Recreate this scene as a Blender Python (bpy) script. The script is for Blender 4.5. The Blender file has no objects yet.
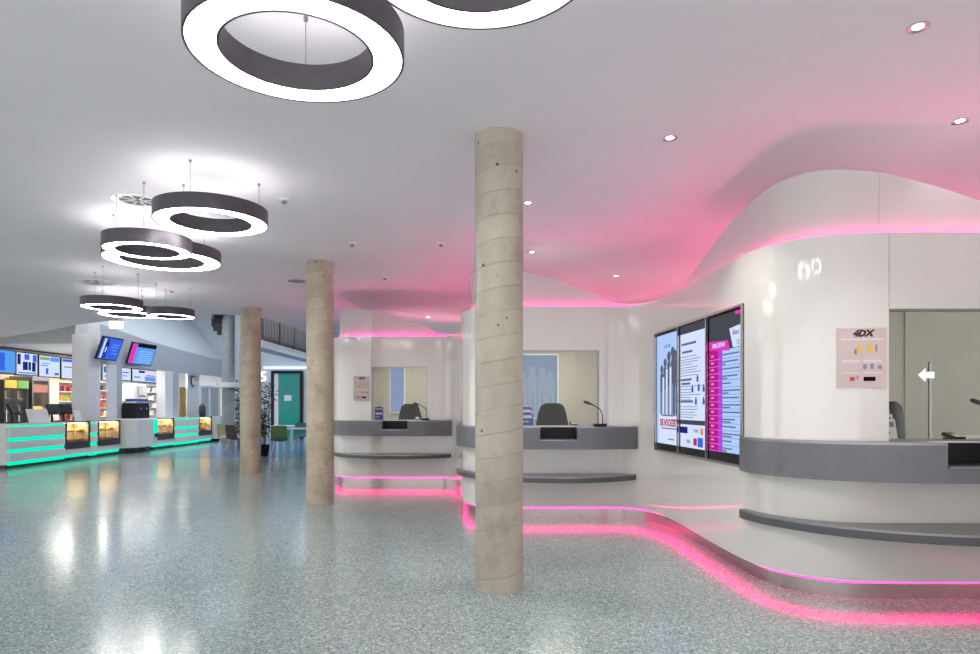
import bpy, math, random
from mathutils import Vector, Matrix
random.seed(7)
S = bpy.context.scene
COL = S.collection
PI = math.pi

# ------------------------------------------------------------ camera, sky, exposure
EYE, FPX, HOR = 1.40, 670.0, 406.0           # eye height, focal length and horizon row in pixels of the 980x654 frame
cam = bpy.data.objects.new('camera', bpy.data.cameras.new('camera'))
COL.objects.link(cam)
cam.location = (0, 0, EYE)
cam.rotation_euler = (PI/2, 0, 0)
cam.data.sensor_width = 36
cam.data.lens = FPX/980*36
cam.data.shift_y = (HOR-327)/980
cam.data.clip_start = 0.05
S.camera = cam

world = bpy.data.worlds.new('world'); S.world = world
world.use_nodes = True
# open-side world fill: pale sky, lower half made brighter to light the ceiling
nt = world.node_tree
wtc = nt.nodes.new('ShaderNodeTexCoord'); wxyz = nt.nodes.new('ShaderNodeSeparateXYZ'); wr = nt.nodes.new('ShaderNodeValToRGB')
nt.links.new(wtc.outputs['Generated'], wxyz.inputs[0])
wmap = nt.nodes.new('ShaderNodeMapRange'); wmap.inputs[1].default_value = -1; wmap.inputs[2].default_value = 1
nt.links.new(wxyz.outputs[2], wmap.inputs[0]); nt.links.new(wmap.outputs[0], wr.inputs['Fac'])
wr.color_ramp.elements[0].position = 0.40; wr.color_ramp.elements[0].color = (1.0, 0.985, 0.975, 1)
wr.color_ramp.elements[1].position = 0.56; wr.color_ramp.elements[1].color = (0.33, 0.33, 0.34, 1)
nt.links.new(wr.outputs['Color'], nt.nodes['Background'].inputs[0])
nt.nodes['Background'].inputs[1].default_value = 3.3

S.view_settings.view_transform = 'Standard'
S.view_settings.look = 'None'
S.view_settings.gamma = 1
S.view_settings.exposure = 0.22
S.view_settings.use_curve_mapping = False

RING_POWER = 21.0
RING_UP = 8.0
PINK_TOP = 9.5
PINK_BACK = 8.0
PINK_LOW = 6.5

def area_lamp(name, loc, size, power, color=(1, 1, 1), rot=(0, 0, 0), size_y=None):
    l = bpy.data.lights.new(name, 'AREA'); l.energy = power; l.color = color
    l.size = size
    if size_y: l.shape = 'RECTANGLE'; l.size_y = size_y
    o = bpy.data.objects.new(name, l); o.location = loc; o.rotation_euler = rot
    COL.objects.link(o); return o
area_lamp('gallery_fill', (-8.6, 22.5, 6.3), 3.5, 300, (0.85, 0.93, 1.0), size_y=9)  # unseen area light added to brighten the gallery void
area_lamp('cafe_lamp', (-5.6, 23.5, 3.25), 1.5, 60, (0.8, 0.87, 1.0), size_y=5)
area_lamp('snack_bar_fill', (-13.6, 22.6, 3.2), 1.0, 170, (1.0, 0.93, 0.84), size_y=3)  # unseen area light added to light the snack bar alcove
area_lamp('bar_recess_fill', (-12.3, 24.5, 2.95), 0.8, 130, (1.0, 0.95, 0.9), size_y=6)  # another unseen light, added over the recess behind the bar
for k in range(3):
    area_lamp('booth_fill', (3.35-2.46*k, 5.9+3.53*k, 2.5), 0.6, (8, 28, 24)[k], (1.0, 0.95, 0.88))  # unseen light without a fitting, added to brighten each booth interior

# ------------------------------------------------------------ materials
def lin(c):
    c = c/255.0
    return c/12.92 if c <= 0.04045 else ((c+0.055)/1.055)**2.4
def rgb(*c): return (lin(c[0]), lin(c[1]), lin(c[2]), 1)

def mat(name, col, rough=0.5, metal=0.0, spec=0.5, noise=0.0, nscale=20.0, coat=0.0):
    m = bpy.data.materials.new(name); m.use_nodes = True
    nt = m.node_tree; b = nt.nodes['Principled BSDF']
    b.inputs['Base Color'].default_value = col
    b.inputs['Roughness'].default_value = rough
    b.inputs['Metallic'].default_value = metal
    b.inputs['Specular IOR Level'].default_value = spec
    b.inputs['Coat Weight'].default_value = coat
    b.inputs['Coat Roughness'].default_value = 0.05
    if noise > 0:
        tc = nt.nodes.new('ShaderNodeTexCoord'); n = nt.nodes.new('ShaderNodeTexNoise')
        n.inputs['Scale'].default_value = nscale; n.inputs['Detail'].default_value = 5
        r = nt.nodes.new('ShaderNodeValToRGB')
        r.color_ramp.elements[0].position = 0.3; r.color_ramp.elements[1].position = 0.7
        r.color_ramp.elements[0].color = tuple(min(1, c*(1-noise)) for c in col[:3])+(1,)
        r.color_ramp.elements[1].color = tuple(min(1, c*(1+noise)) for c in col[:3])+(1,)
        nt.links.new(tc.outputs['Object'], n.inputs['Vector'])
        nt.links.new(n.outputs['Fac'], r.inputs['Fac'])
        nt.links.new(r.outputs['Color'], b.inputs['Base Color'])
    return m

def glow(name, col, strength):
    m = bpy.data.materials.new(name); m.use_nodes = True
    nt = m.node_tree; nt.nodes.clear()
    e = nt.nodes.new('ShaderNodeEmission'); o = nt.nodes.new('ShaderNodeOutputMaterial')
    e.inputs[0].default_value = col; e.inputs[1].default_value = strength
    nt.links.new(e.outputs[0], o.inputs[0]); return m

def glass(name, tint=(0.9, 0.92, 0.9, 1), refl=1.0):
    m = bpy.data.materials.new(name); m.use_nodes = True
    nt = m.node_tree; nt.nodes.clear()
    t = nt.nodes.new('ShaderNodeBsdfTransparent'); t.inputs[0].default_value = tint
    g = nt.nodes.new('ShaderNodeBsdfGlossy'); g.inputs['Roughness'].default_value = 0.01
    f = nt.nodes.new('ShaderNodeFresnel'); f.inputs[0].default_value = 1.5
    k = nt.nodes.new('ShaderNodeMath'); k.operation = 'MULTIPLY'; k.inputs[1].default_value = refl
    x = nt.nodes.new('ShaderNodeMixShader'); o = nt.nodes.new('ShaderNodeOutputMaterial')
    ge = nt.nodes.new('ShaderNodeNewGeometry'); io = nt.nodes.new('ShaderNodeMath'); io.operation = 'MULTIPLY_ADD'
    io.inputs[1].default_value = 1/1.5-1.5; io.inputs[2].default_value = 1.5
    nt.links.new(ge.outputs['Backfacing'], io.inputs[0]); nt.links.new(io.outputs[0], f.inputs[0])
    nt.links.new(f.outputs[0], k.inputs[0]); nt.links.new(k.outputs[0], x.inputs[0])
    nt.links.new(t.outputs[0], x.inputs[1]); nt.links.new(g.outputs[0], x.inputs[2])
    nt.links.new(x.outputs[0], o.inputs[0]); return m

def terrazzo():
    m = bpy.data.materials.new('terrazzo'); m.use_nodes = True
    nt = m.node_tree; b = nt.nodes['Principled BSDF']; L = nt.links.new
    tc = nt.nodes.new('ShaderNodeTexCoord')
    v = nt.nodes.new('ShaderNodeTexVoronoi'); v.inputs['Scale'].default_value = 95
    L(tc.outputs['Object'], v.inputs['Vector'])
    sep = nt.nodes.new('ShaderNodeSeparateColor'); L(v.outputs['Color'], sep.inputs[0])
    r = nt.nodes.new('ShaderNodeValToRGB'); r.color_ramp.interpolation = 'CONSTANT'
    stops = [(0, (92, 114, 116)), (0.10, (126, 146, 146)), (0.34, (142, 160, 158)), (0.58, (156, 171, 168)),
             (0.80, (184, 192, 187)), (0.91, (106, 136, 140)), (0.96, (206, 207, 200))]
    e = r.color_ramp.elements
    while len(e) < len(stops): e.new(0.5)
    for q, (p, c) in zip(e, stops): q.position = p; q.color = rgb(*c)
    L(sep.outputs[0], r.inputs['Fac'])
    n = nt.nodes.new('ShaderNodeTexNoise'); n.inputs['Scale'].default_value = 0.8; n.inputs['Detail'].default_value = 4
    L(tc.outputs['Object'], n.inputs['Vector'])
    mr = nt.nodes.new('ShaderNodeMapRange'); mr.inputs[3].default_value = 0.93; mr.inputs[4].default_value = 1.07
    L(n.outputs['Fac'], mr.inputs[0])
    mul = nt.nodes.new('ShaderNodeMix'); mul.data_type = 'RGBA'; mul.blend_type = 'MULTIPLY'; mul.inputs[0].default_value = 1
    L(r.outputs['Color'], mul.inputs[6]); L(mr.outputs[0], mul.inputs[7])
    L(mul.outputs[2], b.inputs['Base Color'])
    n2 = nt.nodes.new('ShaderNodeTexNoise'); n2.inputs['Scale'].default_value = 2.5; n2.inputs['Detail'].default_value = 3
    L(tc.outputs['Object'], n2.inputs['Vector'])
    mr2 = nt.nodes.new('ShaderNodeMapRange'); mr2.inputs[3].default_value = 0.12; mr2.inputs[4].default_value = 0.20
    L(n2.outputs['Fac'], mr2.inputs[0]); L(mr2.outputs[0], b.inputs['Roughness'])
    b.inputs['Specular IOR Level'].default_value = 0.62
    bp = nt.nodes.new('ShaderNodeBump'); bp.inputs['Strength'].default_value = 0.03; bp.inputs['Distance'].default_value = 0.02
    n3 = nt.nodes.new('ShaderNodeTexNoise'); n3.inputs['Scale'].default_value = 6
    L(tc.outputs['Object'], n3.inputs['Vector']); L(n3.outputs['Fac'], bp.inputs['Height']); L(bp.outputs[0], b.inputs['Normal'])
    return m

def concrete(name, base, pitch=0.18, tilt=-1.0):
    """cast concrete column: spiral seam of the cardboard form, stains and blow holes"""
    m = bpy.data.materials.new(name); m.use_nodes = True
    nt = m.node_tree; b = nt.nodes['Principled BSDF']; L = nt.links.new
    def math_(op, a, c=None):
        q = nt.nodes.new('ShaderNodeMath'); q.operation = op
        for i, s in enumerate((a, c)):
            if s is None: continue
            if isinstance(s, (int, float)): q.inputs[i].default_value = s
            else: L(s, q.inputs[i])
        return q.outputs[0]
    def ramp(f, stops):
        r = nt.nodes.new('ShaderNodeValToRGB'); e = r.color_ramp.elements
        while len(e) < len(stops): e.new(0.5)
        for q, (p, c) in zip(e, stops): q.position = p; q.color = c
        L(f, r.inputs['Fac']); return r.outputs['Color']
    def mult(a, c, fac=1.0):
        x = nt.nodes.new('ShaderNodeMix'); x.data_type = 'RGBA'; x.blend_type = 'MULTIPLY'; x.inputs[0].default_value = fac
        L(a, x.inputs[6]); L(c, x.inputs[7]); return x.outputs[2]
    tc = nt.nodes.new('ShaderNodeTexCoord'); P = tc.outputs['Object']
    def noise(scale, det, sx=1, sz=1):
        mp = nt.nodes.new('ShaderNodeMapping'); mp.inputs['Scale'].default_value = (sx, sx, sz); L(P, mp.inputs[0])
        n = nt.nodes.new('ShaderNodeTexNoise'); n.inputs['Scale'].default_value = scale; n.inputs['Detail'].default_value = det
        n.inputs['Roughness'].default_value = 0.62
        L(mp.outputs[0], n.inputs['Vector']); return n.outputs['Fac']
    xyz = nt.nodes.new('ShaderNodeSeparateXYZ'); L(P, xyz.inputs[0])
    ang = math_('DIVIDE', math_('ARCTAN2', xyz.outputs[1], xyz.outputs[0]), 2*PI)
    h = math_('ADD', math_('DIVIDE', xyz.outputs[2], pitch), math_('MULTIPLY', ang, tilt))
    h = math_('ADD', h, math_('MULTIPLY', noise(3.0, 2), 0.16))
    fr = math_('FRACT', h)
    W = (1, 1, 1, 1)
    seam = ramp(fr, [(0.0, (0.66, 0.64, 0.60, 1)), (0.03, (0.78, 0.76, 0.73, 1)), (0.055, W), (0.96, W), (1.0, (0.78, 0.76, 0.73, 1))])
    brk = ramp(noise(2.0, 3), [(0.38, (0, 0, 0, 1)), (0.6, W)])
    light, dark = tuple(min(1, c*1.16) for c in base[:3])+(1,), tuple(c*0.80 for c in base[:3])+(1,)
    body = ramp(noise(3.2, 6, 1, 0.55), [(0.28, dark), (0.5, base), (0.72, light)])
    # one shade per turn of the form
    wn = nt.nodes.new('ShaderNodeTexWhiteNoise'); wn.noise_dimensions = '1D'; L(math_('FLOOR', h), wn.inputs['W'])
    body = mult(body, ramp(wn.outputs['Value'], [(0, (0.92, 0.92, 0.91, 1)), (1, (1.04, 1.05, 1.05, 1))]))
    stain = ramp(noise(2.6, 5), [(0.30, (0.76, 0.75, 0.72, 1)), (0.44, W)])
    x = nt.nodes.new('ShaderNodeMix'); x.data_type = 'RGBA'; x.blend_type = 'MULTIPLY'
    L(brk, x.inputs[0]); L(body, x.inputs[6]); L(seam, x.inputs[7])
    c = mult(x.outputs[2], stain)
    vo = nt.nodes.new('ShaderNodeTexVoronoi'); vo.inputs['Scale'].default_value = 7.5; L(P, vo.inputs['Vector'])
    hole = ramp(vo.outputs['Distance'], [(0.0, (0.12, 0.11, 0.1, 1)), (0.075, (0.2, 0.18, 0.17, 1)), (0.1, W)])
    keep = ramp(noise(1.7, 2), [(0.46, (0, 0, 0, 1)), (0.50, W)])
    x2 = nt.nodes.new('ShaderNodeMix'); x2.data_type = 'RGBA'; x2.blend_type = 'MULTIPLY'
    L(keep, x2.inputs[0]); L(c, x2.inputs[6]); L(hole, x2.inputs[7])
    fine = ramp(noise(60, 4), [(0.3, (0.92, 0.92, 0.92, 1)), (0.7, (1.04, 1.04, 1.04, 1))])
    L(mult(x2.outputs[2], fine), b.inputs['Base Color'])
    b.inputs['Roughness'].default_value = 0.42
    b.inputs['Specular IOR Level'].default_value = 0.35
    bp = nt.nodes.new('ShaderNodeBump'); bp.inputs['Strength'].default_value = 0.12; bp.inputs['Distance'].default_value = 0.01
    L(noise(24, 5), bp.inputs['Height']); L(bp.outputs[0], b.inputs['Normal'])
    return m

MT = dict(
    floor=terrazzo(),
    blue_floor=mat('blue_rubber_floor', rgb(96, 128, 168), 0.2, noise=0.06, nscale=3),
    ceiling=mat('ceiling_plaster', rgb(244, 239, 245), 0.7, noise=0.012, nscale=1.5),
    gray_wall=mat('grey_plaster', rgb(180, 186, 192), 0.6, noise=0.02, nscale=2),
    pale_wall=mat('pale_grey_plaster', rgb(196, 203, 208), 0.6, noise=0.02, nscale=2),
    white_wall=mat('white_plaster', rgb(226, 226, 228), 0.5, noise=0.015, nscale=3),
    beige_wall=mat('beige_wall', rgb(224, 198, 168), 0.6, noise=0.03, nscale=3),
    booth_wall=mat('booth_inner_wall', rgb(186, 180, 172), 0.6, noise=0.03, nscale=3),
    gloss=mat('gloss_white_panel', rgb(222, 219, 213), 0.09, spec=0.55, coat=0.35, noise=0.008, nscale=2),
    panel=mat('upper_gloss_panel', rgb(206, 203, 200), 0.10, spec=0.55, coat=0.3, noise=0.008, nscale=2),
    steel=mat('brushed_steel', rgb(196, 190, 186), 0.24, metal=1.0, noise=0.05, nscale=40),
    dsteel=mat('dull_steel', rgb(150, 150, 152), 0.35, metal=0.9, noise=0.05, nscale=40),
    band=mat('graphite_laminate', rgb(112, 112, 117), 0.38, noise=0.05, nscale=8),
    ledge=mat('dark_graphite_laminate', rgb(84, 84, 88), 0.35, noise=0.05, nscale=8),
    housing=mat('anthracite_lamp_shell', rgb(84, 80, 86), 0.42, metal=0.25, noise=0.10, nscale=14),
    black=mat('black_plastic', rgb(26, 26, 29), 0.5, spec=0.3, noise=0.08, nscale=30),
    dark=mat('charcoal', rgb(58, 58, 62), 0.45, noise=0.08, nscale=20),
    white=mat('white_lacquer', rgb(232, 232, 232), 0.25, noise=0.01, nscale=4),
    chrome=mat('chrome', rgb(220, 220, 222), 0.12, metal=1.0, noise=0.02, nscale=30),
    paper=mat('paper', rgb(236, 234, 228), 0.7, noise=0.02, nscale=10),
    concrete=concrete('spiral_cast_concrete', rgb(176, 169, 153)),
    concrete2=concrete('spiral_cast_concrete_warm', rgb(184, 171, 150)),
    concrete3=concrete('pale_cast_concrete', rgb(160, 164, 168), 0.4),
    glass=glass('clear_glass', (0.93, 0.94, 0.92, 1)),
    smoke=glass('tinted_glass', (0.72, 0.72, 0.68, 1), 1.5),
    pane=glass('booth_glass', (0.92, 0.93, 0.90, 1), 0.35),
    ring=glow('ring_diffuser', (1, 0.985, 0.97, 1), RING_POWER),
    ring_up=glow('ring_uplight', (1, 0.985, 0.98, 1), RING_UP),
    lamp=glow('downlight_lens', (1, 0.98, 0.95, 1), 14),
    pink=glow('pink_led', (1.0, 0.025, 0.33, 1), PINK_TOP),
    pink_back=glow('rose_led', (1.0, 0.15, 0.32, 1), PINK_BACK),
    pink_low=glow('magenta_led', (1.0, 0.02, 0.24, 1), PINK_LOW),
    green=glow('turquoise_led', (0.0, 0.66, 0.38, 1), 1.4),
    warm=glow('warm_case_light', (1.0, 0.82, 0.5, 1), 11),
    sign=glow('white_sign_light', (1, 1, 1, 1), 1.4),
    teal=mat('teal_door', rgb(28, 150, 138), 0.25, noise=0.05, nscale=2),
    chair_green=mat('green_shell', rgb(92, 128, 82), 0.4, noise=0.05),
    chair_teal=mat('teal_shell', rgb(38, 122, 120), 0.4, noise=0.05),
    chair_brown=mat('brown_shell', rgb(82, 66, 66), 0.4, noise=0.05),
    chair_tan=mat('tan_shell', rgb(176, 168, 128), 0.4, noise=0.05),
    leaf=mat('leaf_green', rgb(58, 84, 54), 0.5, noise=0.35, nscale=12),
    stem=mat('woody_stem', rgb(92, 78, 58), 0.7, noise=0.2),
    wood=mat('tan_wood', rgb(178, 146, 84), 0.5, noise=0.12, nscale=6),
    crust=mat('pastry', rgb(206, 160, 84), 0.6, noise=0.25, nscale=25),
    yellow=mat('yellow_plastic', rgb(226, 190, 60), 0.4, noise=0.05),
    red=mat('red_packaging', rgb(196, 62, 44), 0.4, noise=0.1),
    orange=mat('orange_packaging', rgb(226, 132, 52), 0.4, noise=0.1),
    blue=mat('blue_packaging', rgb(54, 92, 190), 0.4, noise=0.1),
    greenp=mat('green_packaging', rgb(92, 150, 70), 0.4, noise=0.1),
    pinkish=mat('pale_rose_paper', rgb(206, 186, 184), 0.5, noise=0.03, nscale=12),
    ink=mat('black_ink', rgb(32, 30, 34), 0.6, noise=0.05),
    gray_ink=mat('grey_ink', rgb(140, 132, 142), 0.6, noise=0.05),
)
def scr(name, r, g, b, k=1.0): return glow(name, rgb(r, g, b), k*0.87)
SC = dict(white=scr('screen_white', 214, 226, 252), pale=scr('screen_pale_blue', 176, 204, 250), blue=scr('screen_blue', 58, 104, 226),
          navy=scr('screen_navy', 36, 40, 120), dgray=scr('screen_dark_grey', 72, 74, 84), mag=scr('screen_magenta', 198, 26, 140),
          purple=scr('screen_purple', 176, 72, 226), pink=scr('screen_pink', 226, 60, 190), ink=scr('screen_ink', 98, 106, 150),
          black=scr('screen_black', 20, 22, 30), suit=scr('screen_suit', 92, 98, 122), skin=scr('screen_skin', 196, 172, 176),
          red=scr('screen_red', 186, 46, 86), green=scr('screen_green', 120, 180, 110), sky=scr('screen_sky', 92, 160, 240),
          lilac=scr('screen_lilac', 196, 168, 240), orange=scr('screen_orange', 220, 140, 80))

# ------------------------------------------------------------ mesh helpers
class MB:
    def __init__(s): s.v = []; s.f = []; s.x = Matrix()
    def add(s, vs, fs):
        n = len(s.v)
        s.v += [tuple(s.x @ Vector(p)) for p in vs]
        s.f += [tuple(i+n for i in q) for q in fs]
        return s
    def box(s, x0, x1, y0, y1, z0, z1):
        x0, x1 = sorted((x0, x1)); y0, y1 = sorted((y0, y1)); z0, z1 = sorted((z0, z1))
        return s.add([(x0, y0, z0), (x1, y0, z0), (x1, y1, z0), (x0, y1, z0), (x0, y0, z1), (x1, y0, z1), (x1, y1, z1), (x0, y1, z1)],
                     [(3, 2, 1, 0), (4, 5, 6, 7), (0, 1, 5, 4), (1, 2, 6, 5), (2, 3, 7, 6), (3, 0, 4, 7)])
    def prism(s, poly, z0, z1):
        n = len(poly)
        a = sum(poly[i][0]*poly[(i+1) % n][1]-poly[(i+1) % n][0]*poly[i][1] for i in range(n))
        if a < 0: poly = poly[::-1]
        return s.add([(p[0], p[1], z0) for p in poly]+[(p[0], p[1], z1) for p in poly],
                     [tuple(range(n))[::-1], tuple(range(n, 2*n))]+[(i, (i+1) % n, n+(i+1) % n, n+i) for i in range(n)])
    def lathe(s, prof, c=(0, 0, 0), n=32, close=False):
        vs = []; fs = []; k = len(prof)
        for i in range(n):
            a = 2*PI*i/n
            for r, z in prof: vs.append((c[0]+r*math.cos(a), c[1]+r*math.sin(a), c[2]+z))
        for i in range(n):
            j = (i+1) % n
            for q in range(k if close else k-1):
                t = (q+1) % k
                fs.append((i*k+q, j*k+q, j*k+t, i*k+t))
        if not close:
            if prof[0][0] > 1e-6: fs.append(tuple(i*k for i in range(n))[::-1])
            if prof[-1][0] > 1e-6: fs.append(tuple(i*k+k-1 for i in range(n)))
        return s.add(vs, fs)
    def cyl(s, p0, p1, r, n=12, r1=None): return s.tube([p0, p1], [r, r if r1 is None else r1], n)
    def tube(s, pts, r, n=8):
        pts = [Vector(p) for p in pts]; rs = r if isinstance(r, (list, tuple)) else [r]*len(pts)
        vs = []; fs = []; up = None
        for i, p in enumerate(pts):
            t = (pts[min(i+1, len(pts)-1)]-pts[max(i-1, 0)]).normalized()
            if up is None: up = Vector((0, 0, 1)) if abs(t.z) < 0.9 else Vector((1, 0, 0))
            a = t.cross(up).normalized(); b = t.cross(a).normalized(); up = -b if False else up
            for k in range(n):
                q = 2*PI*k/n; vs.append(tuple(p+a*math.cos(q)*rs[i]+b*math.sin(q)*rs[i]))
        for i in range(len(pts)-1):
            for k in range(n):
                fs.append((i*n+k, i*n+(k+1) % n, (i+1)*n+(k+1) % n, (i+1)*n+k))
        fs.append(tuple(range(n))[::-1]); fs.append(tuple(range((len(pts)-1)*n, len(pts)*n)))
        return s.add(vs, fs)
    def ball(s, c, r, n=10, sz=1.0):
        k = n//2
        return s.lathe([(max(1e-7, r*math.sin(PI*i/k)), -r*sz*math.cos(PI*i/k)) for i in range(k+1)], c, n)
    def text(s, txt, size, loc=(0, 0, 0), thick=0.002, sx=1.0, align='CENTER', bold=0.0, shear=0.0):
        """letters standing in the local x-z plane, facing -y"""
        cu = bpy.data.curves.new('t', 'FONT'); cu.body = txt; cu.size = size; cu.extrude = thick; cu.offset = bold; cu.shear = shear
        cu.align_x = align; cu.align_y = 'CENTER'; cu.resolution_u = 2
        o = bpy.data.objects.new('t', cu); COL.objects.link(o)
        me = o.evaluated_get(bpy.context.evaluated_depsgraph_get()).to_mesh()
        vs = [(loc[0]+p.co.x*sx, loc[1]-p.co.z, loc[2]+p.co.y) for p in me.vertices]
        fs = [tuple(p.vertices) for p in me.polygons]
        bpy.data.objects.remove(o); bpy.data.curves.remove(cu)
        return s.add(vs, fs)
    def build(s, name, m, parent=None, smooth=None, bevel=0, world=False, kind=None, label=None):
        v = s.v
        if world and parent is not None:
            l = parent.matrix_world.translation if parent.parent else parent.location
            v = [(p[0]-l[0], p[1]-l[1], p[2]-l[2]) for p in v]
        me = bpy.data.meshes.new(name); me.from_pydata(v, [], s.f); me.materials.append(m); me.validate(); me.update()
        if smooth:
            me.polygons.foreach_set('use_smooth', [True]*len(me.polygons))
            me.set_sharp_from_angle(angle=math.radians(smooth))
        o = bpy.data.objects.new(name, me); COL.objects.link(o)
        if parent is not None: o.parent = parent
        if kind: o['kind'] = kind
        if label: o['label'] = label
        if bevel:
            b = o.modifiers.new('bevel', 'BEVEL'); b.width = bevel; b.segments = 2; b.limit_method = 'ANGLE'
        return o

def thing(name, label, cat, loc=(0, 0, 0), rz=0.0, group=None, tilt=0.0):
    o = bpy.data.objects.new(name, None); COL.objects.link(o); o.empty_display_size = 0.1
    o.location = loc; o.rotation_euler = (tilt, 0, rz); return tag(o, label, cat, group)
def tag(o, label, cat, group=None):
    o['label'] = label; o['category'] = cat; o['kind'] = 'thing'
    if group: o['group'] = group
    return o
KIDS = {}
def kids(o): return [c for c in bpy.data.objects if c.parent == o]
def copy_tree(o, loc=None, rz=None, label=None, parent=None):
    c = o.copy(); COL.objects.link(c)
    if parent is not None: c.parent = parent
    if loc is not None: c.location = loc
    if rz is not None: c.rotation_euler = (o.rotation_euler[0], 0, rz)
    if label: c['label'] = label
    for ch in kids(o): copy_tree(ch, parent=c)
    return c
def at(x, y, Y):          # the place in the hall at depth Y that lies behind a pixel of the photograph
    return ((x-490)/FPX*Y, Y, EYE+(HOR-y)/FPX*Y)
def atX(x, y, X):         # the same on a plane of constant X
    Y = X*FPX/(x-490); return (X, Y, EYE+(HOR-y)/FPX*Y)
def interp(pts, x):
    for a, b in zip(pts, pts[1:]):
        lo, hi = sorted((a[0], b[0]))
        if lo <= x <= hi and hi > lo:
            t = (x-a[0])/(b[0]-a[0]); return a[1]+(b[1]-a[1])*t
    return pts[0][1] if abs(x-pts[0][0]) < abs(x-pts[-1][0]) else pts[-1][1]
def catmull(P, n=6):
    out = []
    for i in range(len(P)-1):
        p0, p1, p2, p3 = P[max(i-1, 0)], P[i], P[i+1], P[min(i+2, len(P)-1)]
        for k in range(n):
            t = k/n
            out.append(tuple(0.5*((2*b)+(c-a)*t+(2*a-5*b+4*c-d)*t*t+(3*b-a-3*c+d)*t**3) for a, b, c, d in zip(p0, p1, p2, p3)))
    out.append(tuple(P[-1])); return out
# ------------------------------------------------------------ floor and ceiling
CH = 3.47
MB().box(-22, 9, -4, 34, -0.1, 0).build('floor', MT['floor'], kind='structure')
MB().prism([(-9.6, 18.25), (-5.0, 18.25), (-2.4, 17.6), (-2.4, 28.5), (-9.6, 28.5)], 0.0, 0.004).build('floor_cafe', MT['blue_floor'], kind='structure')
ARC = [(-20, 25), (-17, 22.3), (-15, 20.5), (-13.6, 19.4), (-12.3, 18.5), (-10.6, 17.15), (-9.6, 16.5), (-8.5, 15.85), (-7.5, 15.4), (-6.5, 15.15),
       (-5.9, 15.2), (-5.5, 15.45), (-5.3, 16.2), (-5.2, 17.5), (-5.15, 20), (-5.1, 28.5)]
arc = catmull(ARC, 5)
MB().prism(arc+[(9, 28.5), (9, -3), (-22, -3), (-22, 25)], CH, CH+0.3).build('ceiling', MT['ceiling'], kind='structure', smooth=30)
MB().box(-17, -5, 14.8, 31, 6.5, 6.6).build('ceiling_gallery', MT['ceiling'], kind='structure')

# ------------------------------------------------------------ the serpentine ticket wall
T = Vector((-2.46, 3.53))
BAY = [(3.85, 4.75, 2.78), (3.6, 4.75, 2.88), (3.3, 4.75, 2.98), (2.98, 4.75, 3.07), (2.75, 4.758, 3.11), (2.5, 4.80, 3.135), (2.3, 4.93, 3.15),
       (2.14, 5.15, 3.14), (2.075, 5.42, 3.12), (2.045, 5.8, 3.08), (2.03, 6.3, 2.99), (2.02, 6.9, 2.85), (2.0, 7.4, 2.73), (1.95, 7.8, 2.68),
       (1.83, 8.1, 2.665), (1.67, 8.25, 2.675), (1.5, 8.28, 2.72)]
ctrl = [(4.47, -3, 3.1), (4.47, -1, 3.1), (4.47, 0.2, 3.1), (4.47, 1.5, 3.1)]
ctrl += [(x-T.x, y-T.y, z) for x, y, z in BAY[9:]]
for k in range(3):
    b = BAY if k < 2 else BAY[:11]
    ctrl += [(x+k*T.x-(0.08*min(1, max(0, q-3)/3) if k == 2 else 0), y+k*T.y, z) for q, (x, y, z) in enumerate(b)]
ctrl += [(2.0+2*T.x, 14.6, 2.9), (2.0+2*T.x, 16.5, 2.8)]
path = catmull(ctrl, 6)
WINS = [(2.83+k*T.x, 3.81+k*T.x, 4.75+k*T.y) for k in range(3)]
WZ0, WZ1 = 1.15, 2.09
NZ0, NZ1 = 0.894, 2.241                     # recess of the three tall screens
def insert(path, X, Y):
    for i in range(len(path)-1):
        a, b = path[i], path[i+1]
        if abs(a[1]-Y) < 0.06 and abs(b[1]-Y) < 0.06 and min(a[0], b[0]) < X-1e-4 and max(a[0], b[0]) > X+1e-4:
            t = (X-a[0])/(b[0]-a[0]); path.insert(i+1, tuple(a[j]+(b[j]-a[j])*t for j in range(3))); return
for x0, x1, Y in WINS: insert(path, x0, Y); insert(path, x1, Y)
def insert_y(path, Y):
    for i in range(len(path)-1):
        p, q = path[i], path[i+1]
        if p[0] > 1.8 and q[0] > 1.8 and q[0] < 2.3 and p[1] < Y < q[1]:
            t = (Y-p[1])/(q[1]-p[1]); path.insert(i+1, tuple(p[j]+(q[j]-p[j])*t for j in range(3))); return
insert_y(path, 5.455); insert_y(path, 7.70)
def in_niche(i):
    x = (path[i][0]+path[i+1][0])/2; y = (path[i][1]+path[i+1][1])/2
    return 1.8 < x < 2.2 and 5.455 < y < 7.70
def normals(path):
    N = []
    for i in range(len(path)):
        a, b = path[max(i-1, 0)], path[min(i+1, len(path)-1)]
        t = Vector((b[0]-a[0], b[1]-a[1])).normalized()
        N.append(Vector((t.y, -t.x)))                    # towards the booths
    m = Vector((0, 0))
    return N
NRM = normals(path)
if NRM[2].x < 0: NRM = [-n for n in NRM]
def off(i, d): return (path[i][0]+NRM[i].x*d, path[i][1]+NRM[i].y*d)
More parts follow.
